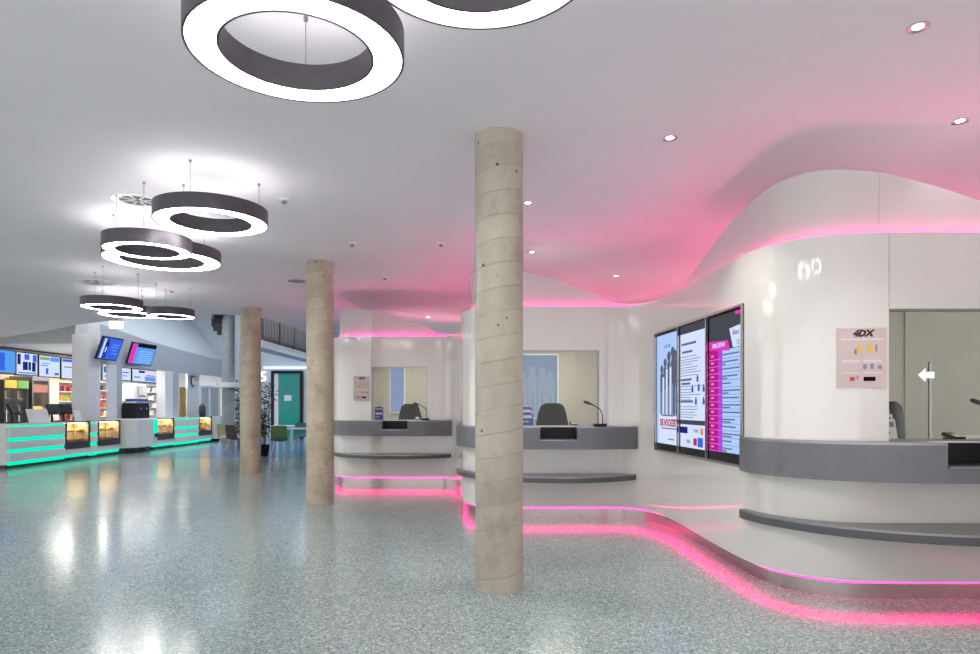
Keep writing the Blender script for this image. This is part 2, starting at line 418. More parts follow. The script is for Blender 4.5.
def shell(d0, d1, zs, skip=None, i0=0, i1=None):
    """a wall standing on the path between two offsets; zs is a list of heights or a function of the index"""
    i1 = len(path)-1 if i1 is None else i1
    idx = list(range(i0, i1+1)); Z = (lambda i: zs) if isinstance(zs, list) else zs
    m = len(Z(i0)); vs = []; fs = []; n = len(idx)
    for d in (d0, d1):
        for i in idx:
            p = off(i, d)
            for z in Z(i): vs.append((p[0], p[1], z))
    A = lambda s, i, j: s*n*m+i*m+j
    solid = lambda i, j: 0 <= i < n-1 and 0 <= j < m-1 and not (skip and skip(idx[i], j))
    for i in range(n-1):
        for j in range(m-1):
            if not solid(i, j): continue
            fs.append((A(0, i, j), A(0, i+1, j), A(0, i+1, j+1), A(0, i, j+1)))
            fs.append((A(1, i, j+1), A(1, i+1, j+1), A(1, i+1, j), A(1, i, j)))
            for (di, dj, e) in ((-1, 0, ((i, j), (i, j+1))), (1, 0, ((i+1, j+1), (i+1, j))), (0, -1, ((i+1, j), (i, j))), (0, 1, ((i, j+1), (i+1, j+1)))):
                if not solid(i+di, j+dj):
                    (a, b), (c, d_) = e
                    fs.append((A(0, a, b), A(0, c, d_), A(1, c, d_), A(1, a, b)))
    return MB().add(vs, fs)
def in_win(i):
    x = (path[i][0]+path[i+1][0])/2; y = (path[i][1]+path[i+1][1])/2
    return any(x0 < x < x1 and abs(y-Y) < 0.05 for x0, x1, Y in WINS)
WT = 2.63
shell(0, 0.10, [0.15, NZ0, WZ0, WZ1, NZ1, WT], lambda i, j: (j == 2 and in_win(i)) or (j in (1, 2, 3) and in_niche(i))).build('wall_right', MT['gloss'], kind='structure', smooth=30)
shell(0.11, 0.16, [0.0, 0.149]).build('baseboard_right', MT['steel'], kind='structure', smooth=30)
SEAM = min(range(len(path)), key=lambda i: abs(path[i][0]-2.97)+abs(path[i][1]-4.75))
up = shell(0.125, 0.155, lambda i: [2.55, path[i][2]])
up.build('wall_right_upper', MT['panel'], kind='structure', smooth=30)
# hairline joints of the panels
for k, j in enumerate([(2.83, 4.75), (2.83+T.x, 8.28), (2.83+2*T.x, 11.81)]):
    p = min(range(len(path)), key=lambda i: abs(path[i][0]-j[0])+abs(path[i][1]-j[1]))
    q = off(p, 0.124)
    MB().box(q[0]-0.003, q[0]+0.003, q[1]-0.001, q[1]+0.002, 2.64, path[p][2]).box(j[0]-0.002, j[0]+0.002, j[1]-0.001, j[1]+0.002, WZ1, WT).build('trim_%d' % (k+1), MT['gray_wall'], kind='structure')
# booth roofs and inner walls
poly = [off(i, 0.10) for i in range(len(path))]
MB().prism(poly+[(9, 16.5), (9, -3)], 2.555, 2.60).build('ceiling_booth', MT['white_wall'], kind='structure')
for k, (nm) in enumerate(('wall_booth_near', 'wall_booth_middle', 'wall_booth_far')):
    x, y = 3.32+k*T.x, 4.75+k*T.y
    w = MB().box(x-1.15, x+(2.6 if k == 0 else 1.9), y+2.3, y+2.4, 0, 2.55)
    for dx in (-0.62, -0.05, 0.5, 1.05): w.box(x+dx-0.012, x+dx+0.012, y+2.285, y+2.3, 0.05, 2.5)
    w.build(nm, MT['booth_wall'], kind='structure')
# windows
for k, (x0, x1, Y) in enumerate(WINS):
    f = MB()
    for a in ((x0, x0+0.010, WZ0, WZ1), (x1-0.010, x1, WZ0, WZ1), (x0+0.010, x1-0.010, WZ1-0.012, WZ1), (x0+0.010, x1-0.010, WZ0, WZ0+0.010)):
        f.box(a[0], a[1], Y+0.02, Y+0.08, a[2], a[3])
    w = f.build('window_%d' % (k+1), MT['dsteel'], kind='structure')
    MB().box(x0+0.010, x1-0.010, Y+0.045, Y+0.053, WZ0+0.010, WZ1-0.012).build('pane', MT['pane'], w)

# LED strips
o = shell(0.075, 0.105, [WT-0.001, WT+0.010]).build('light_strip', MT['pink'], smooth=30)
tag(o, 'pink light strip lying along the top edge of the white ticket wall', 'light strip')
o = shell(0.055, 0.07, [0.126, 0.149]).build('light_strip', MT['pink_low'], smooth=30)
tag(o, 'magenta light strip under the white ticket wall above its steel plinth', 'light strip')
BACK = [[(3.35, 6.45), (4.1, 6.55), (5.2, 7.0), (6.2, 7.1)],
        [(2.78, 6.95), (2.74, 7.6), (2.85, 8.8), (3.05, 10.4), (3.15, 12.2), (2.75, 13.1), (1.95, 12.9), (1.2, 12.0), (0.75, 11.0)],
        [(0.30, 11.3), (0.39, 12.3), (0.6, 14.0), (0.3, 15.8), (-0.4, 16.2), (-1.2, 15.9), (-1.9, 15.2), (-2.2, 14.6)]]
for k, c in enumerate(BACK):                                # tubes for the rose ceiling glow, raised on added unseen upstands
    c = catmull(c, 5)
    m = MB()
    for (x0, y0), (x1, y1) in zip(c, c[1:]):
        d = Vector((x1-x0, y1-y0)).normalized()*0.05; n = Vector((d.y, -d.x))
        m.prism([(x0+n.x, y0+n.y), (x1+n.x, y1+n.y), (x1-n.x, y1-n.y), (x0-n.x, y0-n.y)], 2.60, 2.93)
    m.build('wall_added_upstand_%d' % (k+1), MT['white_wall'], kind='structure')
    o = MB().tube([(x, y, 2.952) for x, y in c], 0.022, 6).build('light_tube', MT['pink_back'], smooth=50)
    tag(o, 'rose light tube on its added upstand '+('behind the nearest wavy panel', 'above the three tall screens', 'behind the farthest wavy panel')[k], 'light strip')

# ------------------------------------------------------------ counters of the three booths
WALLY = [(x, y) for x, y, z in BAY[:9]][::-1]+[(x-T.x, y-T.y) for x, y, z in BAY[12:17]][::-1]
FRONT = catmull([(2.005, 5.38), (2.05, 5.12), (2.2, 4.83), (2.5, 4.61), (2.9, 4.50), (3.3, 4.46), (3.8, 4.47), (4.25, 4.60)], 6)
LFRONT = catmull([(2.005, 5.38), (2.10, 5.05), (2.35, 4.68), (2.7, 4.43), (3.1, 4.29), (3.5, 4.27), (3.9, 4.40), (4.25, 4.64)], 6)
def wallY(x): return interp(WALLY, x)
def strip_poly(F, xa, xb):
    xs = sorted([xa, xb]+[p[0] for p in F if xa < p[0] < xb])
    fr = [(x, interp(F, x)) for x in xs]
    bk = [(x, max(wallY(x)-0.004, interp(F, x)+0.015)) for x in xs]
    return fr+bk[::-1]
NOTCH = (3.06, 3.50)
def counter(k, label, llabel):
    D = Matrix.Translation((k*T.x, k*T.y, 0))
    t = thing('ticket_counter', label, 'counter', (3.3+k*T.x, 4.6+k*T.y, 0.88), 0, 'graphite ticket counters')
    m = MB(); m.x = D
    m.prism(strip_poly(FRONT, 2.015, NOTCH[0]), 0.88, 1.135); m.prism(strip_poly(FRONT, NOTCH[1], 4.25), 0.88, 1.135)
    m.prism(strip_poly(FRONT, *NOTCH), 0.88, 0.99)
    m.build('front_panel', MT['band'], t, smooth=30, world=True)
    m = MB(); m.x = D
    m.prism(strip_poly(FRONT, 2.015, NOTCH[0]), 1.135, 1.15); m.prism(strip_poly(FRONT, NOTCH[1], 4.25), 1.135, 1.15)
    m.build('worktop', MT['dsteel'], t, smooth=30, world=True)
    m = MB(); m.x = D
    y0, y1 = 4.475, 4.735
    m.box(NOTCH[0], NOTCH[1], y0, y1, 0.99, 1.0).box(NOTCH[0], NOTCH[1], y1-0.012, y1, 1.0, 1.14)
    m.box(NOTCH[0], NOTCH[0]+0.008, y0+0.01, y1-0.012, 1.0, 1.13).box(NOTCH[1]-0.008, NOTCH[1], y0+0.01, y1-0.012, 1.0, 1.13)
    tr = m.build('cash_tray', MT['black'], t, world=True, label='black cash tray let into the counter front')
    m = MB(); m.x = D
    m.box(NOTCH[0], NOTCH[1], 4.458, 4.475, 0.982, 0.996)
    o = m.build('tray_lip', MT['dsteel'], tr); off_ = t.location
    o.data.transform(Matrix.Translation(-Vector(off_)))
    m = MB(); m.x = D
    m.box(2.85, 3.79, 4.86, 5.35, 1.10, 1.14)
    m.build('inner_desk', MT['band'], t, world=True)
    l = thing('leaning_ledge', llabel, 'ledge', (3.3+k*T.x, 4.6+k*T.y, 0.5), 0, 'curved ledges under the ticket counters')
    m = MB(); m.x = D
    m.prism(strip_poly(LFRONT, 2.015, 4.25), 0.50, 0.555); m.build('ledge_body', MT['ledge'], l, smooth=30, world=True)
    m = MB(); m.x = D
    m.prism(strip_poly(LFRONT, 2.015, 4.25), 0.555, 0.57); m.build('ledge_top', MT['dsteel'], l, smooth=30, world=True)
WH = ['nearest ticket booth', 'middle ticket booth', 'farthest ticket booth']
for k in range(3):
    counter(k, 'curved graphite counter with cash tray at the '+WH[k], 'dark crescent ledge under the counter of the '+WH[k])

# things on and behind the counters
def office_chair():
    t = thing('office_chair', 'x', 'chair', (0, 0, 0), 0, 'office chairs in the ticket booths')
    m = MB(); vs = []; fs = []; n = 8
    prof = [(0.60, 0.235, 0.02), (0.72, 0.25, 0.0), (0.95, 0.245, 0.01), (1.15, 0.225, 0.03), (1.30, 0.195, 0.05), (1.40, 0.16, 0.065), (1.44, 0.10, 0.07)]
    for (z, w, d) in prof:
        for s_ in (0, 1):
            for i in range(n+1):
                u = -1+2*i/n; vs.append((u*w, -d-0.07*u*u*(-1)-0.03*s_, z-0.6))
    R = 2*(n+1)
    for j in range(len(prof)-1):
        for i in range(n):
            a = j*R+i; fs.append((a, a+1, a+R+1, a+R)); a += n+1; fs.append((a+R, a+R+1, a+1, a))
        for i in (0, n):
            a = j*R+i; fs.append((a, a+n+1, a+R+n+1, a+R))
    for j in (0, len(prof)-1):
        for i in range(n): a = j*R+i; fs.append((a, a+1, a+n+2, a+n+1))
    m.add([(p[0], p[1]+0.22, p[2]+0.6) for p in vs], fs).build('backrest', MT['black'], t, smooth=40)
    MB().box(-0.24, 0.24, -0.27, 0.2, 0.47, 0.55).build('seat', MT['black'], t, bevel=0.03)
    MB().cyl((0, -0.02, 0.09), (0, -0.02, 0.47), 0.03).build('gas_lift', MT['dsteel'], t)
    MB().tube([(0, 0.0, 0.5), (0, 0.24, 0.52), (0, 0.24, 0.75)], 0.022).build('back_bar', MT['dark'], t)
    m = MB(); ws = []
    for i in range(5):
        a = 2*PI*i/5+0.3; c, s_ = math.cos(a), math.sin(a)
        m.tube([(0, -0.02, 0.1), (0.28*c, -0.02+0.28*s_, 0.07)], [0.025, 0.016])
        ws.append(MB().ball((0.28*c, -0.02+0.28*s_, 0.03), 0.03))
    m.build('base', MT['dark'], t)
    for w in ws: w.build('caster', MT['black'], t, smooth=60)
    return t
och = office_chair()
CHP = [(3.46, 5.62), (0.87, 9.15), (-1.54, 12.7)]
CHL = ['black office chair behind the glass of the nearest booth, half hidden by the wall', 'black office chair in the middle booth in front of the pale poster', 'black office chair behind the glass of the farthest booth']
for k in range(3):
    if k == 0: och.location = (*CHP[0], 0); och['label'] = CHL[0]; och.rotation_euler.z = 0.15
    else: copy_tree(och, (*CHP[k], 0), 0.0, CHL[k])

def microphone():
    t = thing('gooseneck_microphone', 'x', 'microphone', (0, 0, 0), 0, 'counter microphones')
    MB().box(-0.07, 0.07, -0.06, 0.06, 0, 0.035).build('base', MT['black'], t, bevel=0.008)
    MB().tube([(0.03, 0.0, 0.03), (0.03, 0.0, 0.14), (0.0, 0.0, 0.21), (-0.08, 0.0, 0.26), (-0.12, 0, 0.275)], 0.006).build('gooseneck', MT['black'], t, smooth=60)
    MB().tube([(-0.11, 0, 0.272), (-0.13, 0, 0.28), (-0.19, 0, 0.302), (-0.205, 0, 0.307)], [0.010, 0.017, 0.017, 0.008]).build('head', MT['dark'], t, smooth=50)
    return t
mic = microphone()
MP = [(3.74, 4.93), (1.335, 8.12), (-1.13, 11.68)]
for k in range(3):
    l = 'black gooseneck microphone on the counter of the '+['nearest booth beside the papers', 'middle booth', 'farthest booth'][k]
    if k == 0: mic.location = (*MP[0], 1.14); mic['label'] = l
    else: copy_tree(mic, (*MP[k], 1.15), 0.1*k, l)

def card_terminal():
    t = thing('card_terminal', 'x', 'card reader', (0, 0, 0), 0, 'card readers on the ticket counters')
    m = MB(); m.x = Matrix.Rotation(math.radians(12), 4, 'X')
    m.box(-0.04, 0.04, -0.08, 0.08, 0.02, 0.05); m.build('body', MT['black'], t, bevel=0.008)
    m = MB(); m.x = Matrix.Rotation(math.radians(12), 4, 'X')
    for i in range(3):
        for j in range(4): m.box(-0.028+i*0.02, -0.013+i*0.02, -0.07+j*0.018, -0.058+j*0.018, 0.05, 0.054)
    m.build('keypad', MT['white'], t)
    m = MB(); m.x = Matrix.Rotation(math.radians(12), 4, 'X'); m.box(-0.03, 0.03, 0.02, 0.065, 0.05, 0.053).build('display', MT['dsteel'], t)
    MB().box(-0.035, 0.035, -0.05, 0.06, 0, 0.025).build('stand', MT['dark'], t)
    return t
ct = card_terminal()
for k, (x, y) in enumerate([(3.44, 4.98), (1.05, 8.46), (-1.30, 12.0)]):
    l = ['black card reader before the arrow sign at the nearest booth', 'small black card reader beside the microphone in the middle booth', 'small black card reader in the farthest booth'][k]
    if k == 0: ct.location = (x, y, 1.14); ct['label'] = l
    else: copy_tree(ct, (x, y, 1.14), 0.1, l)

def brochures(k, x, y, z, cols, label):
    t = thing('brochure_stand', label, 'brochure stand', (x, y, z), 0.15, 'brochure stands on the ticket counters')
    MB().box(-0.085, 0.085, -0.05, 0.07, 0, 0.012).box(-0.085, 0.085, 0.055, 0.065, 0.012, 0.26).build('rack', MT['glass'], t)
    for i, c in enumerate(cols):
        m = MB(); m.x = Matrix.Translation((0, -0.035+0.025*i, 0.016+0.035*i))@Matrix.Rotation(math.radians(-12), 4, 'X')
        m.box(-0.075, 0.075, 0, 0.012, 0, 0.15)
        f = m.build('flyer', MT[c], t)
        m2 = MB(); m2.x = m.x; m2.box(-0.06, 0.06, -0.002, 0, 0.09, 0.13).box(-0.06, 0.02, -0.002, 0, 0.04, 0.055)
        m2.build('print', MT['gray_ink' if k == 0 else 'blue' if c != 'blue' else 'white'], f)
brochures(0, 2.95, 5.0, 1.14, ('white', 'paper', 'gray_ink', 'dark'), 'brochure stand with grey and white flyers at the nearest booth')
brochures(1, 0.47, 8.53, 1.14, ('blue', 'white', 'blue', 'paper'), 'brochure stand with blue and white flyers beside the big column')
brochures(2, -2.0, 12.06, 1.14, ('blue', 'red', 'blue', 'white'), 'tall brochure stand with blue flyers at the farthest booth')
m = MB(); m.x = Matrix.Rotation(0.1, 4, 'Z')
for i in range(4): m.x = Matrix.Translation((0.01*i, 0.006*i, 0))@Matrix.Rotation(0.08*i, 4, 'Z'); m.box(-0.15, 0.15, -0.1, 0.1, 0.009*i, 0.009*i+0.008)
o = m.build('paper_stack', MT['paper']); o.location = (3.66, 5.0, 1.14)
tag(o, 'loose stack of white papers behind the glass of the nearest booth', 'papers')
# arrow sign and poster inside booths
t = thing('arrow_sign', 'white arrow sign on the inner wall of the nearest booth', 'sign', (3.98, 6.05, 1.68))
MB().box(-0.012, 0.012, 0, 0.02, -1.68, 0.12).build('post', MT['dsteel'], t)
m = MB(); A = [(-0.115, 0), (-0.05, 0.06), (-0.05, 0.028), (0.03, 0.028), (0.03, -0.028), (-0.05, -0.028), (-0.05, -0.06)]
m.add([(a, -0.004, b) for a, b in A]+[(a, 0.0, b) for a, b in A], [tuple(range(7)), tuple(range(7, 14))[::-1]]+[(i, (i+1) % 7, 7+(i+1) % 7, 7+i) for i in range(7)])
m.build('arrow', MT['sign'], t)

def figure(m, x, z0, h, w):
    """plain standing figure silhouette: legs, jacket, head"""
    for s_ in (-1, 1): m.box(x+s_*w*0.26-w*0.15, x+s_*w*0.26+w*0.15, -0.004, 0, z0, z0+h*0.48)
    A = [(-0.42*w, 0.46*h), (0.42*w, 0.46*h), (0.5*w, 0.80*h), (0.2*w, 0.855*h), (-0.2*w, 0.855*h), (-0.5*w, 0.80*h)]
    m.add([(x+a, -0.004, z0+b) for a, b in A]+[(x+a, 0, z0+b) for a, b in A], [tuple(range(6)), tuple(range(6, 12))[::-1]]+[(i, (i+1) % 6, 6+(i+1) % 6, 6+i) for i in range(6)])
    m.x = m.x @ Matrix.Translation((x, -0.002, z0+0.925*h)) @ Matrix.Rotation(PI/2, 4, 'X')
    m.lathe([(0.075*h, -0.002), (0.075*h, 0.002)], n=14); m.x = Matrix()
t = thing('poster', 'pale blue poster with standing figures on the wall inside the middle booth', 'poster', (0.72, 10.55, 1.2), 0, None)
MB().box(-0.36, 0.36, 0, 0.012, 0, 1.02).build('sheet', MT['paper'], t)
MB().box(-0.34, 0.34, -0.003, 0, 0.02, 1.0).build('print', scr('poster_print', 150, 170, 205, 0.8), t)
m = MB()
for i, (x, h) in enumerate(((-0.2, 0.7), (-0.05, 0.78), (0.1, 0.76), (0.23, 0.7))): figure(m, x, 0.05, h, 0.15)
m.v = [(p[0], p[1]-0.003, p[2]) for p in m.v]; m.build('figures', scr('poster_figures', 172, 184, 208, 0.8), t)
t = thing('poster', 'tall narrow blue lit poster on the wall inside the farthest booth', 'poster', (-1.95, 14.08, 1.25), 0, None)
MB().box(-0.16, 0.16, 0, 0.012, 0, 1.1).build('sheet', MT['paper'], t)
MB().box(-0.14, 0.14, -0.003, 0, 0.02, 1.08).build('print', scr('poster_blue', 150, 166, 214, 0.8), t)

# ------------------------------------------------------------ notices on the white wall
def notice(loc, w, h, label, rz=0.0):
    t = thing('wall_notice', label, 'notice', loc, rz, 'pale rose notices on the ticket wall')
    MB().box(-w/2, w/2, 0, 0.006, 0, h).build('sheet', MT['pinkish'], t)
    MB().text('4DX', 0.064*w/0.33, (0.02*w, -0.001, h*0.905), 0.001, 1.05, bold=0.0035*w/0.33, shear=0.25).build('heading', MT['ink'], t)
    m = MB(); m.box(-w*0.43, w*0.43, -0.002, 0, h*0.80, h*0.815)
    for sx in (-1, 1):
        for z in (0.42, 0.45, 0.24): m.box(sx*w*0.22-w*0.18, sx*w*0.22+w*0.18, -0.002, 0, h*z, h*(z+0.012))
    m.build('white_lines', MT['white'], t)
    m = MB()
    for a in ((-0.15, 0.56, 0.05, 0.09), (0.28, 0.60, 0.035, 0.12), (0.03, 0.31, 0.07, 0.08), (0.18, 0.31, 0.06, 0.09), (0.33, 0.31, 0.08, 0.06), (-0.1, 0.13, 0.03, 0.07)):
        m.box(a[0]*w, (a[0]+a[2])*w, -0.002, 0, a[1]*h, (a[1]+a[3])*h)
    m.build('pictograms', MT['gray_ink'], t)
    MB().box(-0.1*w, -0.02*w, -0.002, 0, h*0.58, h*0.72).box(0.12*w, 0.22*w, -0.002, 0, h*0.60, h*0.71).build('yellow_figures', MT['yellow'], t)
    MB().box(0.04*w, 0.28*w, -0.002, 0, h*0.11, h*0.18).build('dark_picture', scr('notice_navy', 40, 40, 70, 0.3), t)
    MB().box(-0.24*w, -0.14*w, -0.002, 0, h*0.11, h*0.18).build('red_picture', MT['red'], t)
p = at(863.5, 387.5, 4.742); notice((p[0], 4.766, p[2]), 46*4.742/FPX, 60*4.742/FPX, 'pale rose notice with pictograms beside the nearest booth window', -0.16)
p = at(361.5, 401, 11.80); notice((p[0], 11.80, p[2]), 16*11.8/FPX, 25*11.8/FPX, 'pale rose notice beside the farthest booth window')

# ------------------------------------------------------------ three tall screens on the side wall
A_, B_ = Vector((2.055, 5.47)), Vector((1.887, 7.71))
dv = (B_-A_); LEN = dv.length; RZ = math.atan2(dv.y, dv.x)+PI      # local +x runs from the far end towards the camera
SZ0, SZ1 = 0.894, 2.241; SH = SZ1-SZ0
fr = thing('screen_frame', 'slim steel frame round the three tall screens on the white wall', 'frame', (B_.x, B_.y, SZ0), RZ)
w3 = LEN/3
m = MB(); m.box(0, LEN, 0.0, 0.02, 0, 0.02).box(0, LEN, 0, 0.02, SH-0.02, SH)
for i in range(4): x = min(max(i*w3-0.012, 0), LEN-0.024); m.box(x, x+0.024, 0, 0.02, 0.02, SH-0.02)
m.build('rails', MT['steel'], fr)
MB().box(0, LEN, 0.06, 0.075, 0, SH).box(0, 0.015, 0.02, 0.06, 0, SH).box(LEN-0.015, LEN, 0.02, 0.06, 0, SH).build('backing', MT['dsteel'], fr)
def vscreen(i, label):
    c = Vector((B_.x, B_.y, SZ0+0.02))+Vector((-dv.x, -dv.y, 0)).normalized()*(i*w3+w3/2)
    t = thing('display_screen', label, 'screen', c, RZ, 'tall screens on the ticket wall')
    MB().box(-w3/2+0.014, w3/2-0.014, 0.03, 0.058, 0, SH-0.04).build('casing', MT['black'], t)
    return t
def bars(m, rows, x0, x1, h, y=0.024):
    for z, a, b in rows: m.box(x0+(x1-x0)*a, x0+(x1-x0)*b, y, y+0.003, z, z+h)
    return m
HS = SH-0.04; W2 = w3/2-0.03
t = vscreen(0, 'tall screen showing a film poster with standing suited figures')
MB().box(-W2, W2, 0.026, 0.03, 0.07, HS-0.03).build('display', SC['pale'], t)
MB().box(-W2+0.07, W2, 0.023, 0.026, 0.07, 0.40).build('title_panel', SC['white'], t)
m = MB()
for i, (x, h) in enumerate(((-0.17, 0.56), (-0.06, 0.63), (0.06, 0.70), (0.18, 0.74), (0.26, 0.7))): figure(m, x, 0.38, h, 0.10)
m.v = [(p[0], p[1]+0.026, p[2]) for p in m.v]; m.build('figures', SC['suit'], t)
m = MB()
for x, h in ((-0.11, 0.5), (0.0, 0.6), (0.12, 0.62)):
    m.box(x-0.025, x+0.025, 0.019, 0.022, 0.40, 0.38+h*0.85)
m.build('pale_dresses', SC['white'], t)
m = MB().text('DIE HOCHZEIT', 0.105, (0.035, 0.022, 0.30), 0.001, 0.74, bold=0.003); m.build('title', SC['red'], t)
m = MB(); bars(m, [(0.375, 0.2, 0.8), (0.235, 0.15, 0.95), (0.12, 0.5, 0.8)], -W2+0.07, W2, 0.012, 0.021).build('small_print', SC['ink'], t)
MB().text('E L E A N', 0.05, (0.0, 0.024, 1.14), 0.001).build('cast_names', SC['ink'], t)
t = vscreen(1, 'tall middle screen with white price list and small blue icons')
MB().box(-W2, W2, 0.026, 0.03, 0.07, HS-0.09).build('display', SC['white'], t)
MB().box(-W2, W2, 0.026, 0.03, HS-0.09, HS-0.01).build('dark_header', SC['dgray'], t)
MB().box(-W2, W2, 0.024, 0.026, 0.30, 0.345).build('dark_band', SC['dgray'], t)
m = MB(); rr = random.Random(3)
rows = []
for z in (0.37, 0.395, 0.42, 0.45, 0.475, 0.545, 0.57, 0.595, 0.62, 0.65, 0.68, 0.79, 0.82, 0.845, 0.87, 0.90, 0.925, 0.95, 0.98): rows.append((z, 0.02, rr.uniform(0.4, 0.85)))
bars(m, rows, -W2, W2, 0.006)
bars(m, [(1.10, 0.05, 0.62), (1.02, 0.08, 0.48), (0.74, 0.02, 0.45), (0.70, 0.05, 0.4), (0.52, 0.02, 0.5)], -W2, W2, 0.022)
m.build('text_rows', SC['ink'], t)
ICON = scr('screen_icon_blue', 84, 84, 190)
for x, z in ((0.10, 0.72), (0.13, 0.63), (-0.03, 0.62), (0.06, 0.50), (0.25, 0.50), (0.25, 0.62)): MB().box(x, x+0.042, 0.022, 0.026, z, z+0.05).box(x+0.01, x+0.032, 0.022, 0.026, z+0.05, z+0.072).build('icon', ICON, t)
for x in (0.01, 0.11): MB().box(-W2+x, -W2+x+0.09, 0.022, 0.026, 0.21, 0.275).build('card_emblem', SC['navy'], t)
MB().text('V PAY', 0.05, (0.08, 0.025, 0.24), 0.001).build('card_name', SC['ink'], t)
MB().text('VISA', 0.05, (-0.12, 0.025, 0.13), 0.001).build('card_name', SC['ink'], t)
MB().box(0.02, 0.10, 0.022, 0.026, 0.10, 0.17).build('card_emblem', SC['red'], t)
MB().box(0.2, 0.25, 0.022, 0.026, 0.21, 0.27).build('card_emblem', SC['orange'], t)
MB().box(0.13, 0.25, 0.022, 0.026, 0.09, 0.18).build('card_emblem', SC['blue'], t)
t = vscreen(2, 'tall screen listing showtimes with magenta time column')
MB().box(-W2, W2, 0.026, 0.03, 0.08, 0.98).build('display', SC['pale'], t)
MB().box(-W2, W2, 0.026, 0.03, 0.99, HS-0.02).build('dark_header', SC['dgray'], t)
m = MB(); A = [(-W2, 0.99), (0.10, 0.965), (0.05, 1.055), (-W2, 1.075)]
m.add([(a, 0.024, b) for a, b in A]+[(a, 0.026, b) for a, b in A], [(0, 1, 2, 3), (7, 6, 5, 4), (0, 4, 5, 1), (1, 5, 6, 2), (2, 6, 7, 3), (3, 7, 4, 0)])
m.box(0.2, W2, 0.024, 0.026, HS-0.05, HS-0.02)
m.build('heading_bar', SC['pink'], t)
MB().text('SPIELZEITEN', 0.055, (-0.135, 0.022, 1.025), 0.001, 0.88).build('heading', SC['white'], t)
m = MB(); A = [(0.16, 0.985), (W2, 0.985), (W2, 1.17), (0.09, 1.15)]
m.add([(a, 0.022, b) for a, b in A]+[(a, 0.026, b) for a, b in A], [(0, 1, 2, 3), (7, 6, 5, 4), (0, 4, 5, 1), (1, 5, 6, 2), (2, 6, 7, 3), (3, 7, 4, 0)])
m.build('logo_panel', SC['white'], t)
m = MB().text('kino', 0.07, (0.22, 0.02, 1.11), 0.001); m.text('13', 0.06, (0.26, 0.02, 1.02), 0.001); m.build('logo', SC['ink'], t)
MB().box(-W2, -0.145, 0.024, 0.026, 0.08, 0.98).build('time_column', SC['mag'], t)
MB().box(-0.145, -0.06, 0.024, 0.026, 0.08, 0.98).build('hall_column', SC['purple'], t)
m = MB(); w = MB(); rows = []; wr = []
for i in range(14):
    z = 0.93-0.063*i; rows.append((z, 0.40, rr.uniform(0.65, 0.98)))
    if i % 2: rows.append((z-0.022, 0.42, rr.uniform(0.5, 0.7)))
    wr.append((z-0.03, 0.39, 1.0)); w.box(-W2+0.05, -W2+0.10, 0.021, 0.024, z, z+0.014)
bars(m, rows, -W2, W2, 0.012); m.build('film_titles', SC['ink'], t)
bars(w, [(z, 0, 0.38) for z, a, b in wr], -W2, W2, 0.003, 0.0215); w.build('times', SC['lilac'], t)
m = MB(); bars(m, wr, -W2, W2, 0.003); m.build('rules', SC['ink'], t)
# ------------------------------------------------------------ concrete columns
def column(x, y, r, h, m, label):
    o = MB().lathe([(r, 0), (r, h)], n=64).build('concrete_column', m, smooth=40); o.location = (x, y, 0)
    return tag(o, label, 'column', 'round columns of the hall')
column(0.07, 5.15, 0.184, CH, MT['concrete'], 'nearest bare concrete column with spiral seams, standing before the middle booth')
o = column(-2.45, 9.66, 0.192, CH, MT['concrete2'], 'sandy concrete column beside the farthest ticket booth')
o.rotation_euler.z = 2.1
o = column(-5.07, 14.2, 0.205, CH, MT['concrete2'], 'sandy concrete column in front of the leafy plant')
o.rotation_euler.z = 4.0
column(-6.42, 17.75, 0.20, 6.5, MT['concrete3'], 'grey green column half hidden behind a sandy concrete column')
t = thing('concrete_column', 'pale grey column with a white collar beside the dark chair', 'column', (-8.2, 21, 0), 0, 'round columns of the hall')
MB().lathe([(0.19, 0), (0.19, 6.5)], n=32).build('shaft', MT['concrete3'], t, smooth=40)
MB().lathe([(0.19, 1.96), (0.36, 1.98), (0.36, 2.12), (0.19, 2.14)], n=24, close=True).build('collar', MT['white'], t, smooth=40)

# ------------------------------------------------------------ ring lamps
def ring(x, y, zb, R, label, cab=3, h=0.13, a0=0.4):
    t = thing('ring_lamp', label, 'ring lamp', (x, y, zb), 0, 'round ring lamps under the ceiling')
    r = R*0.69; n = 72
    m = MB(); m.lathe([(R, 0.0), (R, h), (R-0.012, h), (R-0.012, 0.0)], n=n, close=True); m.lathe([(r+0.012, 0.0), (r+0.012, h), (r, h), (r, 0.0)], n=n, close=True)
    m.lathe([(R-0.012, h-0.03), (R-0.012, h-0.02), (r+0.012, h-0.02), (r+0.012, h-0.03)], n=n, close=True)
    m.build('housing', MT['housing'], t, smooth=40)
    MB().lathe([(R-0.012, 0.004), (R-0.012, 0.02), (r+0.012, 0.02), (r+0.012, 0.004)], n=n, close=True).build('diffuser', MT['ring'], t, smooth=40)
    MB().lathe([(R-0.05, h-0.018), (R-0.05, h-0.008), (r+0.05, h-0.008), (r+0.05, h-0.018)], n=n, close=True).build('uplight', MT['ring_up'], t, smooth=40)
    for k in range(cab):
        a = a0+2*PI*k/cab; q = (R+r)/2
        p = (q*math.cos(a), q*math.sin(a))
        c = MB().cyl((p[0], p[1], h-0.02), (p[0], p[1], CH-zb-0.02), 0.0025, 6).build('cable', MT['dsteel'], t)
        MB().cyl((p[0], p[1], CH-zb-0.022), (p[0], p[1], CH-zb), 0.012, 10).build('cable_cap', MT['dsteel'], c)
    return t
ring(-0.905, 3.15, 3.05, 0.498, 'large near ring lamp filling the top of the view beside its cropped neighbour', a0=1.75)
ring(-0.045, 2.49, 3.05, 0.45, 'ring lamp cut off by the top edge of the view', a0=0.6)
ring(-2.51, 6.04, 3.05, 0.485, 'single dark ring lamp hanging apart beside the round ceiling vent', a0=0.5)
ring(-3.32, 6.50, 2.90, 0.395, 'small lower ring lamp of the overlapping pair', a0=0.9)
